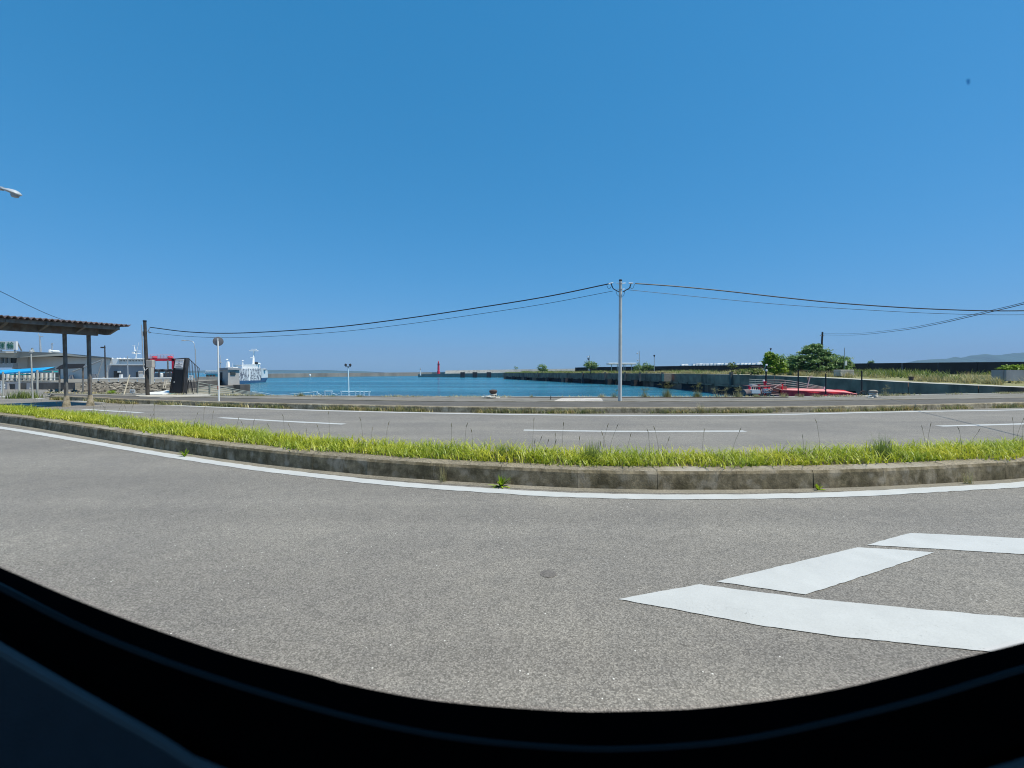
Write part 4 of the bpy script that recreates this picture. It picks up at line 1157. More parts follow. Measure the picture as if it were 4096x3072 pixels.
# guardrail on the terrace edge
D = 39.6; s = D / F
gr = thing('guardrail', 'white guardrail along the terrace edge above the rubble bank', 'guardrail', at(530, D, TZ))
for a, c in ((372, 586), (606, 686)):
    q = MB(); q.tube(W(a, 1515 - (a - 372) * .006, D), W(c, 1512.5, D), 2.6 * s, 8); q.build('rail', WHITE, gr)
for x in (395, 436, 474, 549, 618, 652, 681):
    q = MB(); q.tube(W(x, 1528, D), W(x, 1513, D), 1.6 * s, 6); q.build('post', WHITE, gr)

# rubble bank
rb = thing('rubble_bank', 'sloping bank of broken grey rubble stones below the white guardrail', 'bank', at(500, 33, 0))
q = MB()
top = [at(x, 39.5, .6) for x in range(300, 721, 30)]; bot = [at(x, 28.5, .02) for x in range(300, 721, 30)]
q.strip(bot, top); q.build('earth', grain_mat('bank_earth', (.16, .14, .11), .3, 6), rb)
STONE = [mat('rubble_stone', (.17, .15, .125), .9, .35, 3, bump=.4, bscale=12), mat('rubble_stone_pale', (.26, .235, .195), .9, .3, 3, bump=.4, bscale=12), mat('rubble_stone_dark', (.085, .075, .06), .9, .3, 3, bump=.4, bscale=12)]
rocks = []
for i in range(6):
    bm = bmesh.new(); bmesh.ops.create_icosphere(bm, subdivisions=1, radius=1)
    for v in bm.verts: v.co = v.co * random.uniform(.65, 1.15)
    for v in bm.verts: v.co.z *= .65
    me = bpy.data.meshes.new('stone'); bm.to_mesh(me); bm.free(); me.materials.append(STONE[i % 3]); rocks.append(me)
for i in range(280):
    t = random.random(); D = 28.2 + t * 11.3
    x = random.uniform(200 if t < .35 else 330, 690)
    z = .02 + .58 * (D - 28.5) / 11
    o = bpy.data.objects.new('stone', rocks[i % 6]); col.objects.link(o); o.parent = rb
    o.location = at(x, D, z + random.uniform(-.02, .08)) - rb.location
    r_ = random.uniform(.07, .19) * (D / 32)
    o.scale = (r_ * random.uniform(.8, 1.5), r_ * random.uniform(.8, 1.4), r_); o.rotation_euler = (random.uniform(-.5, .5), random.uniform(-.5, .5), random.uniform(0, 6.3))

q = MB(); c = W(447, 1578, 27)
for i in range(260):
    a = random.uniform(0, 6.28); r_ = random.random() ** .5 * .22
    blade(q, c + Vector((math.cos(a) * r_ * .5, math.sin(a) * r_ * .5, 0)), random.uniform(.12, .30), .03, random.uniform(.05, .25), a, 2)
o = q.build('bank_shrub', FERN, loc=c, fixn=False); tag(o, 'small yellow green shrub at the foot of the rubble bank', 'shrub')
D = 26.5; c = W(530, 1578, D)
sb = thing('small_sign', 'small white board with dark marks standing at the foot of the rubble bank', 'sign', c)
q = MB(); q.box(W(530, 1564.5, D), (20 * D / F, .03, 14 * D / F)); q.build('board', WHITE, sb)
q = MB(); q.tube(W(530, 1580, D), W(530, 1571, D), .02, 6); q.build('stake', GALV, sb)
text('211', W(530, 1565, D) - Vector((0, .025, 0)), 9 * D / F, INK, sb)
q = MB(); q.tube(W(494, 1584, 26), W(519, 1500, 28), .035, 7, .03); o = q.build('leaning_pole', mat('bleached_wood', (.36, .32, .24), .9, .2, 5), loc=W(494, 1584, 26)); tag(o, 'pale bamboo pole leaning against the rubble bank', 'pole')
for k, (xa, ya, xb_, yb_) in enumerate(((652, 1554, 660, 1524), (660, 1554, 668, 1522))):
    q = MB(); q.tube(W(xa, ya, 30), W(xb_, yb_, 31.5), .025, 6); o = q.build('stick', mat('stick_wood', (.34, .3, .24), .9), loc=W(xa, ya, 30)); tag(o, ('nearer the timber pole' if k == 0 else 'nearer the black booth') + ': one of two pale sticks propped on the bank', 'stick', 'sticks propped on the bank')
# white tarp and green mat, pale slab
q = MB(); D = 26
P = [W(588, 1574, D), W(600, 1576, D - .3), W(650, 1575, D - .3), (W(677, 1571, D)), W(677, 1562, D + .7), W(665, 1561, D + .9), W(640, 1566, D + .7), W(600, 1568, D + .6)]
q.face(P); q.strip(P + [P[0]], [Vector((p.x, p.y, p.z - .12)) for p in P + [P[0]]])
o = q.build('white_sheet', WHITE, loc=W(630, 1576, D)); tag(o, 'long crumpled white sheet lying between the timber pole and the black booth', 'sheet')
q = MB(); q.box(G(675, 1577, .14), (48 * 26 / F, .5, .05)); o = q.build('green_mat', TEAL, loc=G(675, 1577, .12)); tag(o, 'pale green mat lying at the foot of the black booth', 'mat')
q = MB(); q.prism([G(x, y, .235) for x, y in ((540, 1582), (560, 1578), (800, 1574), (850, 1578), (838, 1583), (640, 1588.5), (560, 1586))], (0, 0, -.1))
tag(q.build('concrete_pad', grain_mat('pale_pad', (.46, .43, .38), .1, 10)), kind='structure')
q = MB(); q.face([at(200, 26.5, .1), at(620, 24.9, .1), at(1010, 25.2, .1), at(905, 40, .1), at(700, 38.4, .1), at(560, 29.5, .1), at(200, 29, .1)])
tag(q.build('gravel_ground', grain_mat('gravel_yard', (.25, .225, .18), .3, 8, .95, (.2, .19, .1))), kind='structure')

# ------------------------------------------------------------------ black booth with stair rail
D = 26.0; s = D / F
bt = thing('black_booth', 'leaning black booth with narrow door and white notice at its top', 'booth', W(710, 1576, D))
fr = [W(677, 1572, D), W(733, 1574.5, D), W(744, 1431, D + .1), W(700, 1434, D + .1)]
q = MB(); q.prism(fr, (0, .28, 0)); q.build('body', BLACK2, bt)
off = Vector((0, -.03, 0))
q = MB(); q.prism([p + off for p in (W(692, 1570, D), W(728, 1570, D), W(734, 1479, D), W(701, 1479, D))], (0, .028, 0)); dr = q.build('door', mat('door_black', (.016, .018, .024), .5), bt)
q = MB(); q.lathe(W(700, 1528, D) - Vector((0, .06, 0)), [(.035, -.03), (.035, .03)], 8); q.build('handle', GALV, dr)
q = MB(); q.prism([p + off * 1.3 for p in (W(699, 1471, D), W(733, 1470, D), W(737, 1436, D), W(704, 1438, D))], (0, .03, 0)); nb = q.build('notice_board', mat('notice_white', (.88, .86, .88), .7, .05, 4), bt)
q = MB()
for y, xa, xb_ in ((1464.5, 707, 727), (1459, 705, 732), (1453.5, 716, 722)):
    q.box(W((xa + xb_) / 2, y, D) + off * 1.8, ((xb_ - xa) * s, .004, 1.6 * s))
q.box(W(719, 1445, D) + off * 1.8, (2 * s, .004, 5 * s)); q.box(W(721, 1440.5, D) + off * 1.8, (34 * s, .004, 2 * s))
q.build('print', INK, nb)
q = MB(); q.prism([p + off * .9 for p in (W(703, 1477, D), W(732, 1477, D), W(733, 1473, D), W(703, 1474, D))], (0, .025, 0)); q.build('vent', GALV, bt)
for xa, xb_ in ((681, 702), (730, 741)):
    q = MB(); q.tube(W(xa, 1568, D) + off, W(xb_, 1440, D) + off, .03, 6); q.build('frame_post', BLACK, bt)
rl = thing('stair_railing', 'dark pipe railing with upright bars stepping down from the black booth', 'railing', W(775, 1572, D))
q = MB(); q.path([W(755, 1434, D), W(775, 1453, D + .2), W(797, 1474, D + .4), W(786, 1570, D + .4)], .022, 6); q.build('top_rail', BLACK2, rl)
for i in range(6):
    x = 759 + i * 6.2; y = 1438 + i * 6
    q = MB(); q.tube(W(x, y, D + .05 * i), W(x - 4.5 - i * .6, 1570, D + .05 * i), .014, 5); q.build('bar', BLACK2, rl)
for y in (1530, 1545, 1560):
    q = MB(); q.tube(W(748, y, D), W(788, y - 2, D + .4), .012, 5); q.build('cross_bar', BLACK2, rl)
st = thing('signboard_stand', 'small white board on a thin black splayed stand by the railing', 'sign', W(772, 1574, 25.6))
q = MB(); q.box(W(764, 1511.5, 25.6), (17 * s, .03, 19 * s), bev=.005); nb = q.build('board', WHITE, st)
q = MB()
for y in (1504, 1518): q.box(W(764, y, 25.6) - Vector((0, .02, 0)), (12 * s, .004, 1.5 * s))
q.lathe(W(764, 1511, 25.6) - Vector((0, .02, 0)), [(2.5 * s, 0), (2.5 * s, .004)], 10, axis=(0, 1, 0)); q.build('print', GALV, nb)
for a, c in (((762, 1521), (773, 1576)), ((754, 1521), (747, 1576))):
    q = MB(); q.tube(W(a[0], a[1], 25.6), W(c[0], c[1], 25.6), .022, 6); q.build('leg', BLACK, st)

# grey ramp railing
rr = thing('ramp_railing', 'grey five bar railing sloping down along the ramp behind the round sign', 'railing', W(910, 1580, 29))
for k in range(5):
    t = k / 4
    a, c = W(786, 1529 + t * 46, 28), W(1062, 1579 + t * 8, 30.5)
    q = MB(); q.tube(a, c, .028, 6); q.build('rail', GREYRAIL, rr)
for x, yt, D in ((790, 1530, 28.03), (838, 1538, 28.4), (931, 1555, 29.3), (985, 1565, 29.8)):
    q = MB(); q.box((W(x, (yt + 1582) / 2, D)), (.08, .06, (1584 - yt) * D / F)); q.build('post', GREYRAIL, rr)
# wall behind, booth on its quay head
D = 55; s = D / F
q = MB(); q.box(W(845, 1528, D) + Vector((0, .4, 0)), (112 * s, .8, 42 * s)); o = q.build('low_wall', CONC, loc=W(850, 1548, D)); tag(o, 'low stained concrete wall left of the small grey gatehouse', 'wall')
qh = thing('gatehouse_quay', 'dark concrete quay head under the grey gatehouse with old tyres', 'quay', W(930, 1570, 52))
q = MB(); q.box(W(924, 1572, 52) + Vector((0, 1, 0)), (74 * 52 / F, 2, 66 * 52 / F)); q.build('block', CONC_D, qh)
q = MB(); q.lathe(W(905, 1568, 51.7), [(.3, -.3), (.62, -.25), (.66, 0), (.62, .25), (.3, .3)], 14, axis=(0, 1, 0)); q.build('tyre', RUBBER, qh)
D = 51.5; s = D / F
gh = thing('gatehouse', 'small grey flat roofed gatehouse with one dark window on the quay head', 'gatehouse', W(920, 1540, D))
c0 = [W(878, 1541, D + 2), W(912, 1541, D), W(958, 1541, D + 1.2), W(925, 1541, D + 4)]
hgt = 62 * s
q = MB(); q.prism(c0, (0, 0, hgt)); q.build('wall', mat('gatehouse_wall', (.40, .38, .36), .8, .1, 1), gh)
cr = sum(c0, Vector()) / 4
q = MB(); q.prism([cr + (p - cr) * 1.1 + Vector((0, 0, hgt + .003)) for p in c0], (0, 0, .25)); q.build('roof', GREYW, gh)
u_ = (c0[2] - c0[1]).normalized(); nn_ = Vector((u_.y, -u_.x, 0))
q = MB(); cw = c0[1] + u_ * .45 * (c0[2] - c0[1]).length * .9 + Vector((0, 0, hgt * .78)); 
q.box(cw + nn_ * .03, (20 * s, .12, 13 * s), math.atan2(u_.y, u_.x)); q.build('window', GLASS, gh)
u2 = (c0[0] - c0[1]).normalized(); n2 = Vector((-u2.y, u2.x, 0)) 
if n2.y > 0: n2 = -n2
q = MB(); q.box(c0[1] + u2 * .75 * (c0[0] - c0[1]).length + n2 * .03 + Vector((0, 0, hgt * .55)), (.6, .1, hgt * .62), math.atan2(u2.y, u2.x)); q.build('door', DARKW, gh)
q = MB(); q.box(cr + Vector((0, 0, hgt * .43)), (0.1, .1, .1)); 
# small blue passenger cabin boat
D = 75; s = D / F
cbn = thing('ferry_boat', 'small blue and white passenger boat moored behind the round sign post', 'boat', W(850, 1520, D))
q = MB(); q.box(W(850, 1516, D) + Vector((0, .8, 0)), (64 * s, 1.6, 14 * s)); q.build('hull', SHIPW, cbn)
q = MB(); q.box(W(852, 1504, D) + Vector((0, .8, 0)), (56 * s, 1.6, 16 * s)); q.build('cabin', mat('cabin_blue', (.05, .33, .44), .5, .1, 1), cbn)
for x in (832, 845, 858): 
    q = MB(); q.box(W(x, 1504, D) + Vector((0, .25, 0)), (8 * s, .9, 9 * s)); q.build('window', GLASS, cbn)
q = MB(); q.box(W(848, 1494, D) + Vector((0, .8, 0)), (66 * s, 1.6, 5 * s)); q.build('roof', SHIPW, cbn)
q = MB()
for y in (1484, 1488): q.tube(W(822, y, D), W(874, y, D), .05, 5)
for x in range(822, 876, 10): q.tube(W(x, 1492, D), W(x, 1484, D), .04, 5)
q.build('railing', SHIPW, cbn)

# ships' masts showing over the gatehouse, and the white ship
D = 118; s = D / F
m1 = thing('moored_tug', 'partly hidden white boat with tapering masts behind the gatehouse roof', 'boat', W(905, 1537, D))
q = MB(); q.box(W(912, 1500, D) + Vector((0, 3, 0)), (70 * s, 6, 50 * s)); q.build('deckhouse', SHIPW, m1)
q = MB(); q.prism([W(901, 1476, D), W(914, 1476, D), W(910, 1446, D), W(906, 1446, D)], (0, .8, 0)); q.build('mast', SHIPW, m1)
q = MB(); q.lathe(W(908, 1441, D), [(2 * s, 0), (4.5 * s, 2 * s), (3 * s, 5 * s)], 8); q.build('radar', SHIPW, m1)
q = MB(); q.tube(W(882, 1478, D), W(880, 1420, D), 2.6 * s, 8, 1.4 * s); q.lathe(W(881, 1450, D), [(5 * s, -2 * s), (6 * s, 0), (5 * s, 2 * s)], 8); q.build('crane_mast', GALV, m1)
q = MB(); q.tube(W(931, 1470, D), W(931, 1452, D), .5 * s, 5); q.box(W(930, 1470, D), (24 * s, 2, 3 * s)); q.build('flying_bridge', SHIPW, m1)

m_mural, nt, N, L, b = new_mat('ship_side_mural')
v = posn(nt)
vo = N.new('ShaderNodeTexVoronoi'); vo.feature = 'DISTANCE_TO_EDGE'; vo.inputs['Scale'].default_value = .55
nz = N.new('ShaderNodeTexNoise'); nz.inputs['Scale'].default_value = .5; L.new(v, nz.inputs['Vector'])
av = N.new('ShaderNodeVectorMath'); av.operation = 'MULTIPLY_ADD'; av.inputs[1].default_value = (3, 3, 3); L.new(nz.outputs['Color'], av.inputs[0]); L.new(v, av.inputs[2]); L.new(av.outputs[0], vo.inputs['Vector'])
ln = ramp(nt, vo.outputs['Distance'], (.05, (.16, .15, .17)), (.10, (.88, .88, .87)))
ln2 = ramp(nt, noise(nt, 1.4, 2, .5, v, 1.5), (.46, (.88, .88, .87)), (.50, (.22, .21, .22)), (.54, (.88, .88, .87)))
L.new(mix(nt, 1.0, ln, ln2, 'DARKEN'), b.inputs['Base Color']); b.inputs['Roughness'].default_value = .5
shp = thing('white_ship', 'white ship with doodle patterned side and blue bow moored on the left', 'ship', W(1010, 1532, 128))
DA, DB = 115, 140
TL = lambda x: DA + (x - 957) * (DB - DA) / (1050 - 957)
def SW(x, y): return W(x, y, TL(x))
back_v = Vector((-7.5, -2.2, 0)) + Vector((0, 9, 0))
q = MB(); q.prism([SW(925, 1541), SW(1044, 1533), SW(1046, 1521), SW(925, 1523)], back_v); q.build('hull', SHIPB, shp)
q = MB(); q.prism([SW(925, 1523.5), SW(1042, 1521), SW(1045, 1473), SW(925, 1475)], back_v * .98); q.build('side_wall', m_mural, shp)
q = MB()
bw, bt_, bt2 = SW(1070, 1512), SW(1044, 1533), SW(1046, 1521)
e = SW(1046, 1513); tipw = W(1062, 1529.5, 143); tipt = W(1072, 1510, 145)
q.face([SW(1044, 1533), tipw, tipt, SW(1046, 1512)]); q.face([SW(1044, 1533) + back_v, tipw, tipt, SW(1046, 1512) + back_v]); q.face([SW(1046, 1512), tipt, SW(1046, 1512) + back_v])
q.build('bow', SHIPB, shp)
q = MB(); q.face([SW(1045, 1512), tipt, W(1070, 1482, 145), SW(1045, 1476)]); q.face([SW(1045, 1512) + back_v, tipt, W(1070, 1482, 145), SW(1045, 1476) + back_v]); q.face([SW(1045, 1476), W(1070, 1482, 145), SW(1045, 1476) + back_v])
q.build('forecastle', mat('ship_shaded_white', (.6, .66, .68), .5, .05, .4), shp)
q = MB(); q.prism([SW(975, 1476), SW(1042, 1474), SW(1040, 1459), SW(978, 1460)], back_v * .8); brd = q.build('bridge', SHIPW, shp)
for i in range(6):
    q = MB(); x = 986 + i * 9; q.prism([p + Vector((0, -.1, 0)) for p in (SW(x, 1469), SW(x + 6.5, 1469), SW(x + 6.5, 1464), SW(x, 1464))], (0, .09, 0)); q.build('window', GLASS, brd)
q = MB(); q.prism([SW(976, 1461), SW(1043, 1460), SW(1043, 1457.5), SW(976, 1458)], back_v * .9); q.build('bridge_roof', SHIPW, shp)
s = 130 / F
q = MB(); q.tube(SW(1013, 1458), SW(1016, 1400), 5 * s, 8, 1.6 * s); q.box(SW(1015, 1403), (32 * s, .8, 3 * s)); q.box(SW(1015, 1397), (20 * s, .6, 2 * s)); q.box(SW(1010, 1430), (9 * s, .9, 4 * s)); q.build('mast', SHIPW, shp)
q = MB(); q.tube(SW(971, 1476), SW(971, 1446), 3.4 * s, 8, 1.4 * s); q.lathe(SW(971, 1445), [(2 * s, 0), (4 * s, 1.5 * s), (2 * s, 3 * s)], 8); q.build('aft_mast', SHIPW, shp)
q = MB(); q.box(SW(1024, 1452), (10 * s, 1.5, 10 * s), bev=.2); q.build('funnel', DARKW, shp)
q = MB(); q.box(SW(1032, 1455), (14 * s, 1.5, 8 * s), bev=.2); q.build('liferaft', SHIPW, shp)
q = MB(); q.box(SW(1056, 1478), (16 * s, 1.5, 9 * s), bev=.2); q.build('winch', GALV, shp)

# ------------------------------------------------------------------ blue canopies, white poles, terrace undercroft at far left
D = 44; s = D / F
bc_ = thing('blue_canopy', 'bright blue corrugated walkway canopy on white posts at far left', 'canopy', at(100, D, 0))
q = MB()
A = [W(x, y, D) for x, y in ((-150, 1488), (0, 1480), (110, 1474), (222, 1467))]
q.strip(A, [p + Vector((0, -1.2, -.36)) for p in A]); q.strip(A, [p + Vector((-1.7, 1.6, -.3)) for p in A])
q.strip([p + Vector((0, -1.2, -.36)) for p in A], [p + Vector((0, -1.2, -.5)) for p in A]); q.build('roof', BLUE, bc_)
for x in (-60, 60, 210):
    q = MB(); q.tube(at(x, D - .6, 0), W(x, 1484, D - .6), .06, 6); q.build('post', POST_W, bc_)
D = 50; s = D / F
tc = thing('teal_canopy', 'pale teal walkway canopy behind the bright blue one', 'canopy', at(150, D, TZ))
for a, c, y in ((75, 222, 1486), (50, 112, 1498)):
    q = MB(); q.box(W((a + c) / 2, y, D), ((c - a) * s, .6, 4.5 * s)); q.build('roof', TEAL, tc)
for x in (84, 146, 218):
    q = MB(); q.tube(at(x, D, TZ), W(x, 1488, D), .06, 6); q.build('post', WHITE, tc)
D = 47; s = D / F
wl_ = thing('waiting_room', 'dark fronted waiting room with pale mullions under the teal canopy', 'building', at(120, D + 5, TZ))
q = MB(); q.box(W(110, 1510, D + 4.5), (240 * s, 1, 40 * s)); q.build('front', GLASS, wl_)
for i in range(12):
    x = 14 + i * 17
    q = MB(); q.box(W(x, 1511, D + 3.8), (.16, .2, 40 * s)); q.build('mullion', OFFWHITE, wl_)
D = 40.1; s = D / F
uc = thing('terrace_parapet', 'grey terrace parapet over dark open bays at far left', 'parapet', at(130, D, 0))
q = MB(); q.box(W(120, 1532, D), (240 * s, .4, 8 * s)); q.build('beam', GREYW, uc)
for x in (30, 75, 120, 180, 236):
    q = MB(); q.box(W(x, 1556, D - .2), (.3, .3, 1.05)); q.build('pier', GREYW, uc)
for i in range(14):
    x = 20 + i * 16
    q = MB(); q.tube(W(x, 1530, D), W(x, 1512, D), .025, 5); q.build('baluster', GREYRAIL, uc)
q = MB(); q.tube(W(12, 1512, D), W(240, 1512, D), .04, 6); q.build('handrail', GREYRAIL, uc)
# lean-to with dark gable roof
D = 30; s = D / F
lt = thing('dark_lean_to', 'small dark roofed lean to between the two shelter posts', 'shed', at(290, D, 0))
P = [W(222, 1476, D), W(238, 1463, D), W(256, 1456, D), W(342, 1455, D), W(330, 1471, D)]
q = MB(); q.prism(P, (-2.3, 2.4, 0)); q.build('roof', BLACK2, lt)
for x, dy in ((238, .1), (332, .1), (238, 2.2), (332, 2.2)):
    q = MB(); q.tube(at(x, D + dy, 0), W(x, 1470, D + dy), .05, 6); q.build('post', STEEL_S, lt)
# white poles
for x, yt, yb, D, lab in ((13, 1487, 1574, 28.5, 'white post nearest the frame edge beside the blue canopy'), (77, 1486, 1577, 28, 'white post second from the frame edge under the blue canopy'), (150, 1480, 1581, 27, 'white post right of the tall flagpole under the blue canopy')):
    q = MB(); q.tube(at(x, D, 0), W(x - 1, yt, D), .05, 8); o = q.build('white_post', POST_W, loc=at(x, D, 0)); tag(o, lab, 'post', 'white posts below the blue canopy')
D = 25.5
fp = thing('flagpole', 'tall thin white pole at the roadside left of the rusty shelter posts', 'pole', at(131, D, 0))
q = MB(); q.tube(at(131, D, 0), W(124, 1408, D), .04, 8, .032); q.build('pole', POST_W, fp)
q = MB(); q.lathe(W(124, 1406, D), [(.03, -.1), (.08, -.05), (.08, .06), (.03, .09)], 8); q.build('finial', LAMP, fp)
q = MB(); q.tube(W(118, 1553, D), W(128, 1553, D), .025, 6); q.build('cleat', WHITE, fp)
q = MB(); c = at(100, 26.3, 0)
for i in range(500):
    a = random.uniform(0, 6.28); blade(q, c + Vector((random.gauss(0, .4), random.gauss(0, .3), 0)), random.uniform(.15, .55), .025, random.uniform(.05, .3), a, 2)
o = q.build('roadside_shrub', WEED, loc=c, fixn=False); tag(o, 'soft green weedy shrub at the foot of the tall thin white pole', 'shrub')
q = MB(); q.box(W(-20, 1540, 29), (1.2, .1, .1)); q.box(W(-20, 1550, 29), (1.2, .1, .1)); q.box(W(10, 1548, 29), (.1, .12, .8)); q.box(W(-60, 1548, 29), (.1, .12, .8))
o = q.build('white_barrier', WHITE, loc=W(0, 1568, 29)); tag(o, 'low white barrier at the frame edge below the blue canopy', 'barrier')

# street lamps left
D = 14; s = D / F
sl = thing('street_lamp', 'cobra head street lamp reaching in from the upper frame edge', 'street lamp', at(-260, D, 0))
q = MB()
q.path(spline([W(12, 755, D), W(-80, 748, D), (W(-200, 770, D)), (W(-262, 860, D)), at(-262, D, 0)], 40), .06, 10); q.build('pole', GALV, sl)
q = MB()
secs = [(8, 754, 5, 4), (25, 760, 11, 7), (45, 766, 17, 10), (62, 772, 19, 12), (75, 777, 12, 8), (80, 779, 3, 3)]
ring = []
for x, y, w_, h_ in secs:
    c = W(x, y, D)
    ring.append([c + Vector((0, math.cos(a) * w_ * s * 1.1, math.sin(a) * h_ * s * (1.0 if math.sin(a) > 0 else .75))) for a in [2 * math.pi * i / 12 for i in range(12)]])
for a, c in zip(ring, ring[1:]): q.strip(a + [a[0]], c + [c[0]], 0, True)
q.face(ring[-1]); q.face(ring[0])
hd = q.build('lamp_head', LAMP, sl)
q = MB(); q.lathe(W(60, 782, D), [(.08, -.05), (.105, 0), (.105, .03)], 12); q.build('lens', mat('lamp_lens', (.30, .34, .38), .3), hd)
D = 48; s = D / F
sl2 = thing('street_lamp', 'thin grey street lamp with long curved arm behind the stair railing', 'street lamp', at(784, D, .1))
q = MB(); q.path(spline([at(784, D, .1), W(783, 1460, D), W(781, 1395, D)], 16), .05, 8); q.build('pole', GALV, sl2)
q = MB(); q.path(spline([W(781, 1400, D), W(775, 1371, D), W(760, 1363, D), W(742, 1362, D)], 16), .03, 6); q.build('arm', GALV, sl2)
q = MB(); q.box(W(735, 1362, D), (15 * s, .25, 4 * s), bev=.05); q.build('lamp_head', LAMP, sl2)
D = 46
sl3 = thing('security_light_pole', 'dark pole with a small floodlight in front of the ferry terminal wall', 'lamp post', W(421, 1512, D))
q = MB(); q.tube(W(422, 1514, D), W(419, 1382, D), .07, 8, .05); q.build('pole', BLACK2, sl3)
q = MB(); q.box(W(412, 1390, D), (.35, .2, .14)); q.build('floodlight', BLACK2, sl3)
D = 42
q = MB(); q.tube(W(512, 1513, D), W(510, 1425, D), .05, 6, .03); o = q.build('slim_pole', GALV, loc=W(512, 1513, D)); tag(o, 'slim pale pole standing in front of the grey annex', 'pole')

# ------------------------------------------------------------------ round sign post
D = 20.0; s = D / F
rs = thing('round_sign', 'back of a small round sign on a white post with a red band', 'road sign', at(872, D, .214))
q = MB(); q.tube(at(876, D, .214), W(871.5, 1365, D), .034, 10, .032); pl = q.build('post', WHITE, rs)
q = MB(); a, c = W(873.6, 1558, D), W(873.2, 1544, D); q.tube(a, c, .040, 10); q.build('red_band', mat('faded_red_band', (.5, .12, .06), .6), pl)
ax = Vector((.55, -.83, 0))
q = MB(); q.lathe(W(871, 1365, D) - ax * .04 + Vector((0, .03, 0)), [(.19, 0), (.205, .006), (.205, .014), (.19, .02)], 28, axis=ax); q.build('disc', mat('sign_back_grey', (.13, .135, .15), .5, .2, 5), rs)
q = MB(); q.box(W(871, 1365, D) + Vector((0, -.01, 0)), (.05, .03, .26)); q.build('bracket', WHITE, rs)

# floodlight mast and pale railing at the pontoon
D = 27.5; s = D / F
fl = thing('floodlight_mast', 'slim pale blue mast carrying two dark floodlights on a crossbar', 'lamp post', W(1395, 1575, D))
q = MB(); q.tube(W(1395, 1590, D), W(1392.5, 1471, D), .045, 10, .035); q.build('pole', PALEBLUE, fl)
q = MB(); q.tube(W(1382, 1467, D), W(1404, 1467, D), .022, 6); q.tube(W(1392.5, 1472, D), W(1392.5, 1466, D), .03, 6); q.build('crossbar', BLACK2, fl)
for x, t in ((1383, .5), (1401, -.5)):
    q = MB(); q.box(W(x, 1459.5, D), (.13, .10, .13), Matrix.Rotation(t, 3, 'Y'), bev=.015); q.tube(W(x, 1467, D), W(x, 1461, D), .014, 6); q.build('floodlight', BLACK2, fl)
D = 26.2; s = D / F
for nm, xs_, y0_, lab in (('a', (1366, 1422, 1441, 1457, 1477), 1566, 'longest pale blue railing section round the foot of the floodlight mast'), ('b', (1300, 1326), 1565, 'short two post pale blue railing section between sagging chains')):
    t = thing('pontoon_railing', lab, 'railing', W(xs_[0], 1584, D), 'pale blue railings at the quay edge')
    q = MB(); q.tube(W(xs_[0] - 4, y0_, D), W(xs_[-1] + 5, y0_ + (1 if nm == 'a' else 0), D), .032, 6); q.build('top_rail', PALEBLUE, t)
    q = MB(); q.tube(W(xs_[0] - 2, y0_ + 8, D), W(xs_[-1] + 3, y0_ + 8, D), .018, 6); q.build('lower_rail', PALEBLUE, t)
    for x in xs_:
        q = MB(); q.box(W(x, y0_ + 10, D), (.07, .06, 24 * s)); q.build('post', PALEBLUE, t)
t = thing('sloping_railing', 'low pale blue railing sloping up behind dry weeds left of the short section', 'railing', W(1230, 1582, D), 'pale blue railings at the quay edge')
q = MB(); q.path(spline([W(1010, 1566, 29.5), W(1060, 1573, 28.5), W(1105, 1580, 27), W(1190, 1574, D), W(1268, 1567, D)], 24), .02, 6); q.build('top_rail', PALEBLUE, t)
for x, y in ((1255, 1568), (1268, 1567), (1205, 1573)):
    q = MB(); q.box(W(x, y + 9, D), (.045, .045, 22 * s)); q.build('post', PALEBLUE, t)
for k, (xa, xb_) in enumerate(((1270, 1298), (1329, 1364))):
    q = MB(); q.path(spline([W(xa, 1572, D), W((xa + xb_) / 2, 1578, D), W(xb_, 1571, D)], 12), .018, 6)
    o = q.build('sagging_chain', PALEBLUE, loc=W(xa, 1572, D)); tag(o, ['pale sagging chain left of the short railing section', 'pale sagging chain between the short and long railing sections'][k], 'chain', 'chains between the railings')

# ------------------------------------------------------------------ bollards with rope
D = 22.6; s = D / F
def bollard(x, label, sc_=1.0, mt=BOLL):
    c = at(x, D, .22)
    t = thing('mooring_bollard', label, 'bollard', c)
    k = s * sc_
    q = MB(); q.lathe(c, [(16 * k, 0), (14 * k, 2 * k), (11.5 * k, 5 * k), (11 * k, 14 * k), (12.5 * k, 20 * k), (15.5 * k, 23 * k), (16.5 * k, 26 * k), (15.5 * k, 30 * k), (10 * k, 33 * k), (3 * k, 34 * k)], 20)
    q.build('body', mt, t)
    return t, c, k
t, c, k = bollard(1973, 'rusty brown mooring bollard with pale rope wound round its neck')
rp = MB()
P = [c + Vector((math.cos(a) * 12.6 * k, math.sin(a) * 12.6 * k, (11 + a * .35) * k)) for a in [i * .35 for i in range(48)]]
rp.path(P, .024, 6)
for j in range(7):
    a0 = random.uniform(0, 6.28); cx = c + Vector((random.uniform(-.3, .35), random.uniform(-.45, -.15), .03 + .012 * j)); rr_ = random.uniform(.09, .2)
    rp.path([cx + Vector((math.cos(a0 + a) * rr_ * 1.4, math.sin(a0 + a) * rr_ * .7, .015 * math.sin(3 * a))) for a in [i * .4 for i in range(15)]], .024, 6)
o = rp.build('mooring_rope', ROPE, loc=c); tag(o, 'pale mooring rope wound and heaped round the rusty brown bollard', 'rope')
t, c, k = bollard(3493, 'grey bollard wrapped in coils at the quay edge right of the red vessel', .95, mat('bollard_grey', (.25, .23, .20), .8, .3, 8, stain=(.12, .08, .06), stain_amt=.7))
rp = MB()
for z in (6, 12, 18): rp.path([c + Vector((math.cos(a) * 13 * k, math.sin(a) * 13 * k, (z + math.sin(a) * 1.2) * k)) for a in [2 * math.pi * i / 20 for i in range(20)]], .028, 6, closed=True)
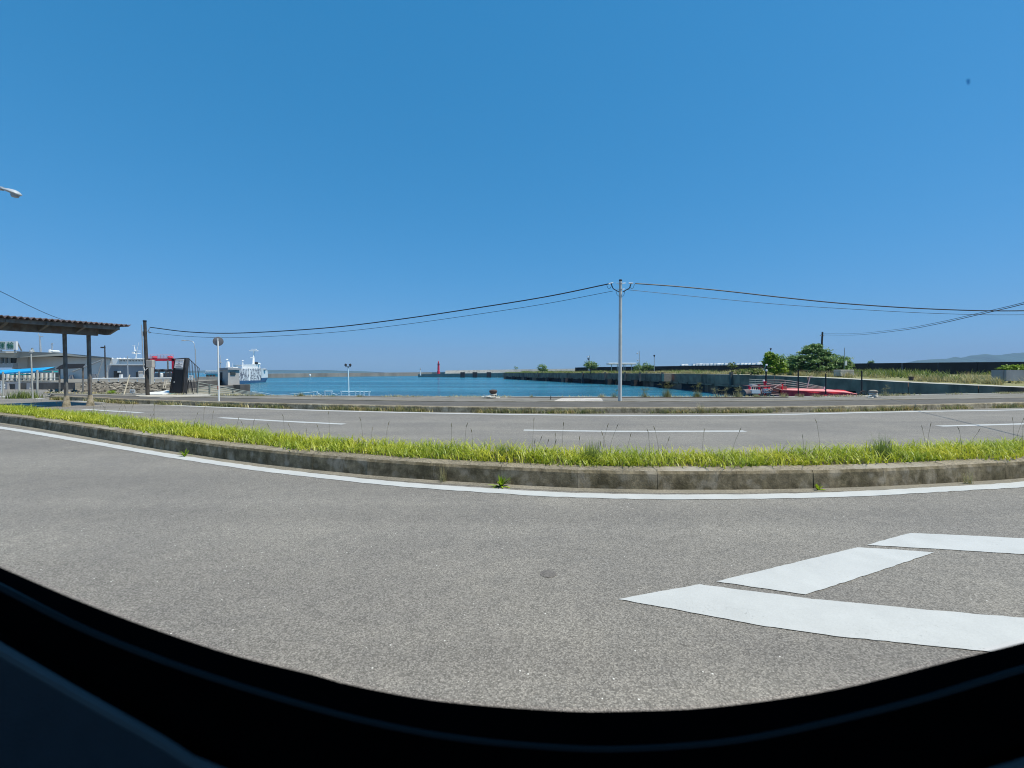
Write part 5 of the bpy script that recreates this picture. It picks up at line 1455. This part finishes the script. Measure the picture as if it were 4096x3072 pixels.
rp.path(spline([c + Vector((-.16, -.1, .1)), c + Vector((-.34, -.2, .14)), c + Vector((-.42, -.22, .02)), c + Vector((-.3, -.3, .03)), c + Vector((-.2, -.25, .05))], 16), .028, 6)
o = rp.build('mooring_rope', ROPE, loc=c); tag(o, 'grey white rope coils round the bollard right of the red vessel', 'rope')
q = MB(); cc = W(3448, 1577, 24)
for i in range(2):
    r_ = .15 + .03 * i
    q.path([cc + Vector((math.cos(a) * r_ + i * .08, 0, math.sin(a) * r_)) for a in [math.pi * j / 12 for j in range(13)]], .016, 6)
o = q.build('chain_loop', BOLL, loc=cc); tag(o, 'thin rusty hoop standing between the red vessel and the grey bollard', 'hoop')
# rusty pipe along the quay edge
P = [G(x, y, .33) + Vector((0, 0, 0)) for x, y in ((2040, 1589.5), (2200, 1590), (2400, 1589.5), (2700, 1590), (2960, 1591), (3150, 1590))]
P = spline([G(x, y + 2, .30) for x, y in ((2030, 1586), (2200, 1587), (2400, 1587), (2700, 1587.5), (2960, 1588), (3150, 1587))], 60)
q = MB(); q.path(P, .02, 6); o = q.build('quay_pipe', mat('rusty_pipe', (.06, .045, .04), .8), loc=P[0]); tag(o, 'thin dark pipe lying along the quay edge between the bollard and the red vessel', 'pipe')
q = MB(); q.tube(at(2203, 21.3, .2), W(2203, 1582, 21.3), .02, 6); o = q.build('marker_rod', BLACK, loc=at(2203, 21.3, .2)); tag(o, 'short thin black rod beside the pale gravel patch', 'rod')
q = MB(); q.face([G(x, y, .226) for x, y in ((2212, 1605.5), (2235, 1596), (2250, 1591.5), (2400, 1591.5), (2408, 1595), (2413, 1606), (2300, 1606.3))]); tag(q.build('gravel_patch', grain_mat('white_gravel', (.50, .46, .42), .5, 30)), kind='structure')

# ------------------------------------------------------------------ red moored vessel
D = 26.5; s = D / F
rv = thing('red_vessel', 'low red painted work vessel with faded deck and tangled grey pipework moored at the quay', 'boat', W(3200, 1580, D))
zt = lambda x, y, d: W(x, y, d)
q = MB()
fr_t = [zt(3130, 1561, 25.6), zt(3200, 1564, 25.6), zt(3300, 1567, 25.8), zt(3380, 1571, 26.4), zt(3426, 1577.5, 27.2)]
bk_t = [zt(3105, 1554, 28.5), zt(3200, 1554, 28.6), zt(3300, 1556.5, 28.6), zt(3375, 1562.5, 28.2), zt(3428, 1576, 27.4)]
inn = [a.lerp(b_, .35) for a, b_ in zip(fr_t, bk_t)]
q.strip(fr_t, inn, 1); q.strip(inn, bk_t, 1)
dn = [p.lerp(Vector((p.x, p.y, -1.9)), 1) for p in fr_t]
q.strip(fr_t, dn, 0); q.strip(bk_t, [Vector((p.x, p.y, -1.9)) for p in bk_t], 0)
q.face([fr_t[0], bk_t[0], Vector((bk_t[0].x, bk_t[0].y, -1.9)), dn[0]], 0)
q.build('hull', [RED_D, PINK], rv)
q = MB(); q.path([p + Vector((0, -.02, .02)) for p in spline(fr_t, 20)], .03, 6); q.build('gunwale', PINK, rv)
q = MB(); q.prism([zt(3345, 1559, 28), zt(3375, 1560, 28), zt(3420, 1574, 28), zt(3400, 1574, 28)], (0, .3, 0)); q.build('bow_fairing', RED_D, rv)
q = MB(); q.box(zt(3055, 1557, 27.5), (125 * s, 1.6, 30 * s)); q.build('work_deck', mat('rusty_deck', (.20, .09, .08), .8, .3, 4), rv)
q = MB(); q.box(zt(3015, 1566, 26.2), (34 * s, .5, 14 * s)); q.build('white_locker', WHITE, rv)
q = MB(); q.box(zt(3066, 1563, 26.3), (26 * s, .3, 16 * s)); q.build('white_locker', WHITE, rv)
q = MB(); q.box(zt(3012, 1540.5, 27.4), (22 * s, .4, 3.5 * s)); q.build('white_cover', WHITE, rv)
for x, yt, yb, w_ in ((3060, 1527, 1568, 10), (3128, 1536, 1560, 8), (2997, 1543, 1566, 9), (3036, 1539, 1560, 8), (3075, 1541, 1550, 10)):
    q = MB(); q.lathe(zt(x, yb, 26.4), [(w_ * .5 * s, -.3), (w_ * .5 * s, (yb - yt) * s * .8), (w_ * .62 * s, (yb - yt) * s * .85), (w_ * .62 * s, (yb - yt) * s)], 12); q.build('bitt', RED, rv)
for a, c in (((3000, 1546), (3128, 1544)), ((3066, 1534), (3118, 1543)), ((3062, 1566), (3126, 1536)), ((3028, 1560), (3000, 1575)), ((3092, 1550), (3132, 1562)), ((2990, 1562), (3030, 1572)), ((3078, 1562), (3112, 1570)), ((3082, 1579), (3140, 1577))):
    q = MB(); q.tube(zt(a[0], a[1], 26.0), zt(c[0], c[1], 26.3), .035, 7); q.build('pipe', mat('grey_pipe', (.26, .2, .19), .6) if 'grey_pipe' not in bpy.data.materials else bpy.data.materials['grey_pipe'], rv)
for i in range(11):
    x = 2998 + i * 8.5
    q = MB(); q.tube(zt(x, 1576, 26.1), zt(x + 9, 1548, 26.5), .018, 5); q.build('grating_bar', bpy.data.materials['grey_pipe'], rv)
q = MB(); q.lathe(zt(2982, 1572, 26), [(.1, -.25), (.22, -.2), (.22, .2), (.1, .25)], 14, axis=(1, .4, .1)); q.build('rusty_drum', RUST, rv)
for k in range(4):
    q = MB(); q.path(spline([zt(2996, 1517 + k * 8, 28.6), zt(3060, 1520 + k * 8, 28.6), zt(3140, 1521 + k * 9, 28.6), zt(3220, 1534 + k * 7, 28.6), zt(3296, 1549 + k * 3, 28.6)], 24), .022, 6); q.build('handrail', GREYRAIL, rv)
for x, yt in ((3020, 1519), (3140, 1521), (3190, 1530), (3250, 1541), (3298, 1548)):
    q = MB(); q.tube(zt(x, yt, 28.6), zt(x, 1562, 28.6), .022, 6); q.build('stanchion', GREYRAIL, rv)
q = MB(); q.path([zt(3228, 1552, 27), zt(3236, 1522, 27), zt(3240, 1507, 27), zt(3249, 1504, 27)], .03, 8); q.build('exhaust_pipe', BEIGE, rv)
q = MB(); q.box(zt(3300, 1553, 27.5), (5 * s, .08, 13 * s)); q.build('vent_post', WHITE, rv)
# dark mast with crossarm and lights
mb_ = MB(); mb_.tube(zt(3063, 1530, 26.6), zt(3066, 1458, 26.6), .05, 8, .04); mb_.build('mast', BLACK, rv)
q = MB(); q.tube(zt(3005, 1467, 26.6), zt(3096, 1470, 26.6), .016, 6); q.build('crossarm', BLACK, rv)
for a in ((3052, 1474, 3062, 1464), (3046, 1471, 3060, 1478)):
    q = MB(); q.path(spline([zt(a[0], a[1], 26.5), zt((a[0] + a[2]) / 2, max(a[1], a[3]) + 3, 26.5), zt(a[2], a[3], 26.5)], 8), .014, 5); q.build('mast_cable', GALV, rv)
for x, y in ((3066, 1460), (3066, 1482), (3055, 1523)):
    q = MB(); q.box(zt(x, y, 26.5), (.11, .1, .11), bev=.02); q.build('mast_light', WHITE, rv)
# fence posts with wire
D = 24.6
for k, (x, yt, yb, lab) in enumerate(((3193, 1479, 1575, 'tall thin black fence post standing in front of the pink deck'), (3303, 1494, 1572, 'thin black fence post above the white vent near the red bow'), (3447, 1484, 1578, 'thin black fence post between the red bow and the grey bollard'))):
    q = MB(); q.tube(W(x, yb + 4, D), W(x, yt, D), .032, 8); o = q.build('fence_post', BLACK, loc=W(x, yb, D)); tag(o, lab, 'post', 'black fence posts along the quay')
q = MB(); q.path([W(3193, 1480, D), W(3250, 1484, D), W(3303, 1487, D), W(3375, 1487, D), W(3447, 1486, D)], .008, 5); o = q.build('fence_wire', BLACK, loc=W(3193, 1480, D)); tag(o, 'thin dark wire strung between the black fence posts', 'wire')

# ------------------------------------------------------------------ grass on the median and weeds
def lerp_line(P, t):
    f = t * (len(P) - 1); i = min(int(f), len(P) - 2)
    return P[i].lerp(P[i + 1], f - i)
q = MB()
Lm = length(med)
for i in range(36000):
    t = random.random()
    w_ = random.random()
    a, b_ = lerp_line(soil_a, t), lerp_line(soil_b, t)
    p = a.lerp(b_, -.03 + w_ * 1.03 - (.12 * max(0, math.sin(t * 150) + math.sin(t * 61)) * random.random() if w_ < .25 else 0)); p.z = .235
    if random.random() < .42 + .4 * math.sin(t * 210 + w_ * 4) * math.sin(t * 83 + 2 + w_ * 3) - .25: continue
    k = .75 + .35 * math.sin(t * 90 + w_ * 2) * math.sin(t * 37 + 1) + random.uniform(-.2, .2)
    if w_ < .08: k *= .7
    h = max(.05, random.uniform(.10, .22) * (.7 + .5 * k))
    blade(q, p, h, random.uniform(.012, .026), h * random.uniform(.4, 1.8), random.uniform(0, 6.28), 3)
tag(q.build('verge_grass', GRASS, fixn=False), kind='stuff')
q = MB()
for i in range(3500):
    t = random.random(); w_ = random.random()
    if math.sin(t * 70 + 3) + random.uniform(-1, 1) < .2: continue
    p = lerp_line(soil_a, t).lerp(lerp_line(soil_b, t), w_); p.z = .23; h = random.uniform(.08, .2)
    blade(q, p, h, random.uniform(.008, .015), h * random.uniform(.4, 1.6), random.uniform(0, 6.28), 3)
for i in range(1500):
    t = random.random(); w_ = random.random() * .9
    a, b_ = lerp_line(soil_a, t), lerp_line(soil_b, t); p = a.lerp(b_, -.12 + w_ * .25); p.z = .25
    h = random.uniform(.02, .06); blade(q, p, h, random.uniform(.006, .012), random.uniform(.06, .16), random.uniform(0, 6.28), 2)
tag(q.build('dry_thatch', DRY, fixn=False), kind='stuff')
q = MB()
for i in range(120):
    t = random.random(); w_ = random.random()
    p = lerp_line(soil_a, t).lerp(lerp_line(soil_b, t), w_); p.z = .23
    h = random.uniform(.26, .55); a = random.uniform(0, 6.28); le = random.uniform(.02, .12)
    top = p + Vector((math.cos(a) * le, math.sin(a) * le, h)); mid = p + Vector((math.cos(a) * le * .3, math.sin(a) * le * .3, h * .55))
    P = spline([p, mid, top], 5); q.path(P, .0018, 3)
    P2 = [top, top + Vector((math.cos(a) * .01, math.sin(a) * .01, .03)), top + Vector((math.cos(a) * .025, math.sin(a) * .025, .065))]
    q.path(P2, [.003, .005, .0015], 4)
tag(q.build('seed_stalks', STALK, fixn=False), kind='stuff')
# denser tussocks in the median
for x, lab, hh in ((2005, 'light green tuft of taller grass in the verge below the lane dash start', .3), (3560, 'tallest feathery green tuft in the verge below the wire shadow', .42), (2330, 'wispy pale tuft of tall stems in the verge below the middle lane dash', .38)):
    best = min(soil_a, key=lambda p: abs(2048 + p.x / p.y * F - x)); c = best + Vector((0, .35, 0)); c.z = .23
    q = MB()
    for i in range(150):
        a = random.uniform(0, 6.28); h = random.uniform(.5, 1) * hh
        blade(q, c + Vector((random.gauss(0, .07), random.gauss(0, .06), 0)), h, .008, h * random.uniform(.1, .5), a, 3)
    o = q.build('grass_tuft', leaf_mat('tuft', (.13, .2, .04), (.26, .33, .08), .4, 20) if 'tuft' not in bpy.data.materials else bpy.data.materials['tuft'], loc=c, fixn=False); tag(o, lab, 'grass tuft', 'tall tufts in the verge')

# weeds along the far kerb
q = MB(); q2 = MB()
for i in range(15000):
    t = random.random()
    if math.sin(t * 140) + math.sin(t * 63 + 2) + random.uniform(-.9, .9) < -.2: continue
    p = lerp_line(far_top, t); p = Vector((p.x + random.gauss(0, .03), p.y - .03 - abs(random.gauss(0, .05)), 0))
    h = random.uniform(.05, .25); (blade)(q if random.random() < .8 else q2, p, h, random.uniform(.015, .032), h * random.uniform(.2, 1.0), random.uniform(0, 6.28), 2)
tag(q.build('dry_weeds', DRY, fixn=False), kind='stuff'); tag(q2.build('green_weeds', WEED, fixn=False), kind='stuff')
q = MB()
for i in range(7000):
    t = random.random()
    if math.sin(t * 120 + 1) + math.sin(t * 47) + random.uniform(-.8, .8) < .0: continue
    p = lerp_line(qi, t); p = Vector((p.x, p.y + random.gauss(-.02, .10), .22)); h = random.uniform(.04, .17)
    blade(q, p, h, random.uniform(.018, .035), h * random.uniform(.3, 1.2), random.uniform(0, 6.28), 2)
tag(q.build('quay_weeds', DRY, fixn=False), kind='stuff')
def clump(name, c, n_, h, spread, mt, label, cat='grass clump', group=None, wd=.012, lean=(.15, .7), plume=0):
    q = MB()
    for i in range(n_):
        a = random.uniform(0, 6.28); hh = h * random.uniform(.35, 1)
        blade(q, c + Vector((random.gauss(0, spread), random.gauss(0, spread), 0)), hh, wd * random.uniform(.6, 1.3), hh * random.uniform(*lean), a, 3)
    for i in range(plume):
        a = random.uniform(0, 6.28); hh = h * random.uniform(1.0, 1.5); le = hh * random.uniform(.15, .6)
        tp_ = c + Vector((math.cos(a) * le, math.sin(a) * le * .6, hh)); P = spline([c, c.lerp(tp_, .5) + Vector((0, 0, hh * .12)), tp_], 6)
        q.path(P, .004, 3)
        for j in range(10):
            e = tp_ + Vector((random.gauss(0, .07), random.gauss(0, .05), random.gauss(0, .05))); q.path([tp_.lerp(P[-2], .3), e], .003, 3)
            q.face([e, e + Vector((.015, 0, .012)), e + Vector((.02, 0, -.01))])
    o = q.build(name, mt, loc=c, fixn=False); tag(o, label, cat, group); return o
GQ = 'tall grasses at the quay edge'
TG = leaf_mat('tall_grass', (.15, .15, .05), (.34, .32, .13), .35, 8)
Dq = 22.9
for x, nb_, h, pl_, mt_, lab in (
    (2408, 130, .26, 0, DRY, 'tawny dry grass clump at the quay edge just left of the grey utility pole'),
    (2456, 90, .34, 3, TG, 'greenish grass clump touching the left side of the grey utility pole'),
    (2578, 130, .36, 7, TG, 'feathery grass clump first to the right of the grey utility pole'),
    (2668, 220, .55, 9, TG, 'tall bushy green grass clump second to the right of the utility pole'),
    (2790, 190, .5, 9, TG, 'upright yellow green grass clump halfway between the utility pole and red vessel'),
    (2868, 70, .3, 5, DRY, 'thin pale plumed grass left of the red vessel, third before it'),
    (2902, 60, .34, 4, DRY, 'sparse pale grass stems standing second left of the red vessel'),
    (2952, 170, .36, 9, DRY, 'pinkish dry grass clump right at the left end of the red vessel'),
    (3135, 120, .3, 0, DRY, 'dry tawny clump in front of the red bitts of the vessel'),
    (3200, 90, .24, 0, DRY, 'dry clump in front of the pink deck by the tall black post'),
    (3262, 90, .22, 0, DRY, 'small greenish clump in front of the middle of the red hull'),
    (3030, 120, .22, 0, DRY, 'low dry clump in front of the grating bars'),
    (3540, 60, .36, 4, DRY, 'pale dry plume right of the grey bollard'),
    (1205, 140, .28, 0, TG, 'soft clump of weeds in front of the sloping pale blue railing'),
    (1330, 80, .12, 0, WEED, 'low green weeds below the short railing section'),
    (1440, 90, .16, 0, TG, 'low weeds at the right end of the long railing'),
    (1045, 120, .14, 0, WEED, 'dark green low weeds at the foot of the ramp railing'),
    (2125, 60, .2, 0, TG, 'small green tuft on the quay edge right of the rusty brown bollard')):
    D_ = min((abs(2048 + p.x / p.y * F - x), p.y) for p in qi)[1] - .05
    clump('tall_grass' if h > .25 else 'weed_clump', at(x, D_, .22), nb_, h, .10, mt_, lab, group=GQ, plume=pl_)
# dry straw tufts at the far kerb
for x, n_, h, lab, mt_ in ((1600, 120, .34, 'pale dry grass tussock at the far kerb below the water left of the bollard', DRY), (2330, 40, .14, 'small round dark green plant in the far kerb gutter', WEED), (2195, 30, .12, 'tiny bright yellow plant at the far kerb foot', FERN), (2805, 70, .5, 'tall pale straw stems at the far kerb right of the utility pole', DRY), (905, 90, .2, 'dry straw spilling over the far kerb right of the round sign', DRY)):
    D_ = min((abs(2048 + p.x / p.y * F - x), p.y) for p in far_top)[1] - .1
    clump('kerb_weed', at(x, D_, 0), n_, h, .07, mt_, lab, 'weed', 'weeds in the far gutter')
# plants at the near kerb
def fern(c, n_, Lf, label, name='kerb_fern'):
    q = MB()
    for i in range(n_):
        a = random.uniform(-2.9, .2); el = random.uniform(.15, 1.35); l_ = Lf * random.uniform(.55, 1)
        d = Vector((math.cos(a) * math.cos(el), math.sin(a) * math.cos(el) * .7, math.sin(el)))
        sd = d.cross(Vector((0, 0, 1)))
        sd = sd.normalized() if sd.length > .05 else Vector((1, 0, 0))
        P = [c + d * l_ * t_ + Vector((0, 0, -.35 * l_ * t_ * t_ * (1 - math.sin(el) * .8))) for t_ in (0, .3, .65, 1)]
        wds = [.006, .014, .013, .001]
        n0 = len(q.v)
        for p_, w_ in zip(P, wds): q.v += [p_ - sd * w_, p_ + sd * w_]
        for j in range(3): q.f.append([n0 + 2 * j, n0 + 2 * j + 1, n0 + 2 * j + 3, n0 + 2 * j + 2]); q.m.append(0); q.s.append(True)
    o = q.build(name, FERN, loc=c, fixn=False); tag(o, label, 'plant', 'plants in the median gutter'); return o
fern(G(2003, 1946), 34, .22, 'bright green leafy plant growing at the foot of the median kerb')
fern(G(740, 1826), 16, .18, 'small bright plant at the kerb foot near the left end of the median')
fern(G(3272, 1962), 12, .12, 'tiny ragged plant at the kerb foot beneath the arrow markings side')
clump('straw_tuft', G(1772, 1930), 46, .30, .02, DRY, 'thin fan of dry straw against the median kerb left of the leafy plant', 'grass tuft', wd=.005, lean=(.1, .55))
clump('straw_tuft', G(3870, 1936), 40, .22, .03, DRY, 'dry straw tuft against the right end of the median kerb', 'grass tuft', wd=.006)

# ------------------------------------------------------------------ air
m_h = bpy.data.materials.new('thin_haze'); m_h.use_nodes = True
nt = m_h.node_tree; nt.nodes.remove(nt.nodes['Principled BSDF'])
pv = nt.nodes.new('ShaderNodeVolumePrincipled')
pv.inputs['Color'].default_value = (.42, .61, .90, 1)
pv.inputs['Density'].default_value = .00014
pv.inputs['Anisotropy'].default_value = 0
nt.links.new(pv.outputs[0], nt.nodes['Material Output'].inputs['Volume'])
q = MB(); q.box((0, 2300, 130), (18000, 5400, 269)); hz = q.build('haze', m_h); tag(hz, kind='stuff')
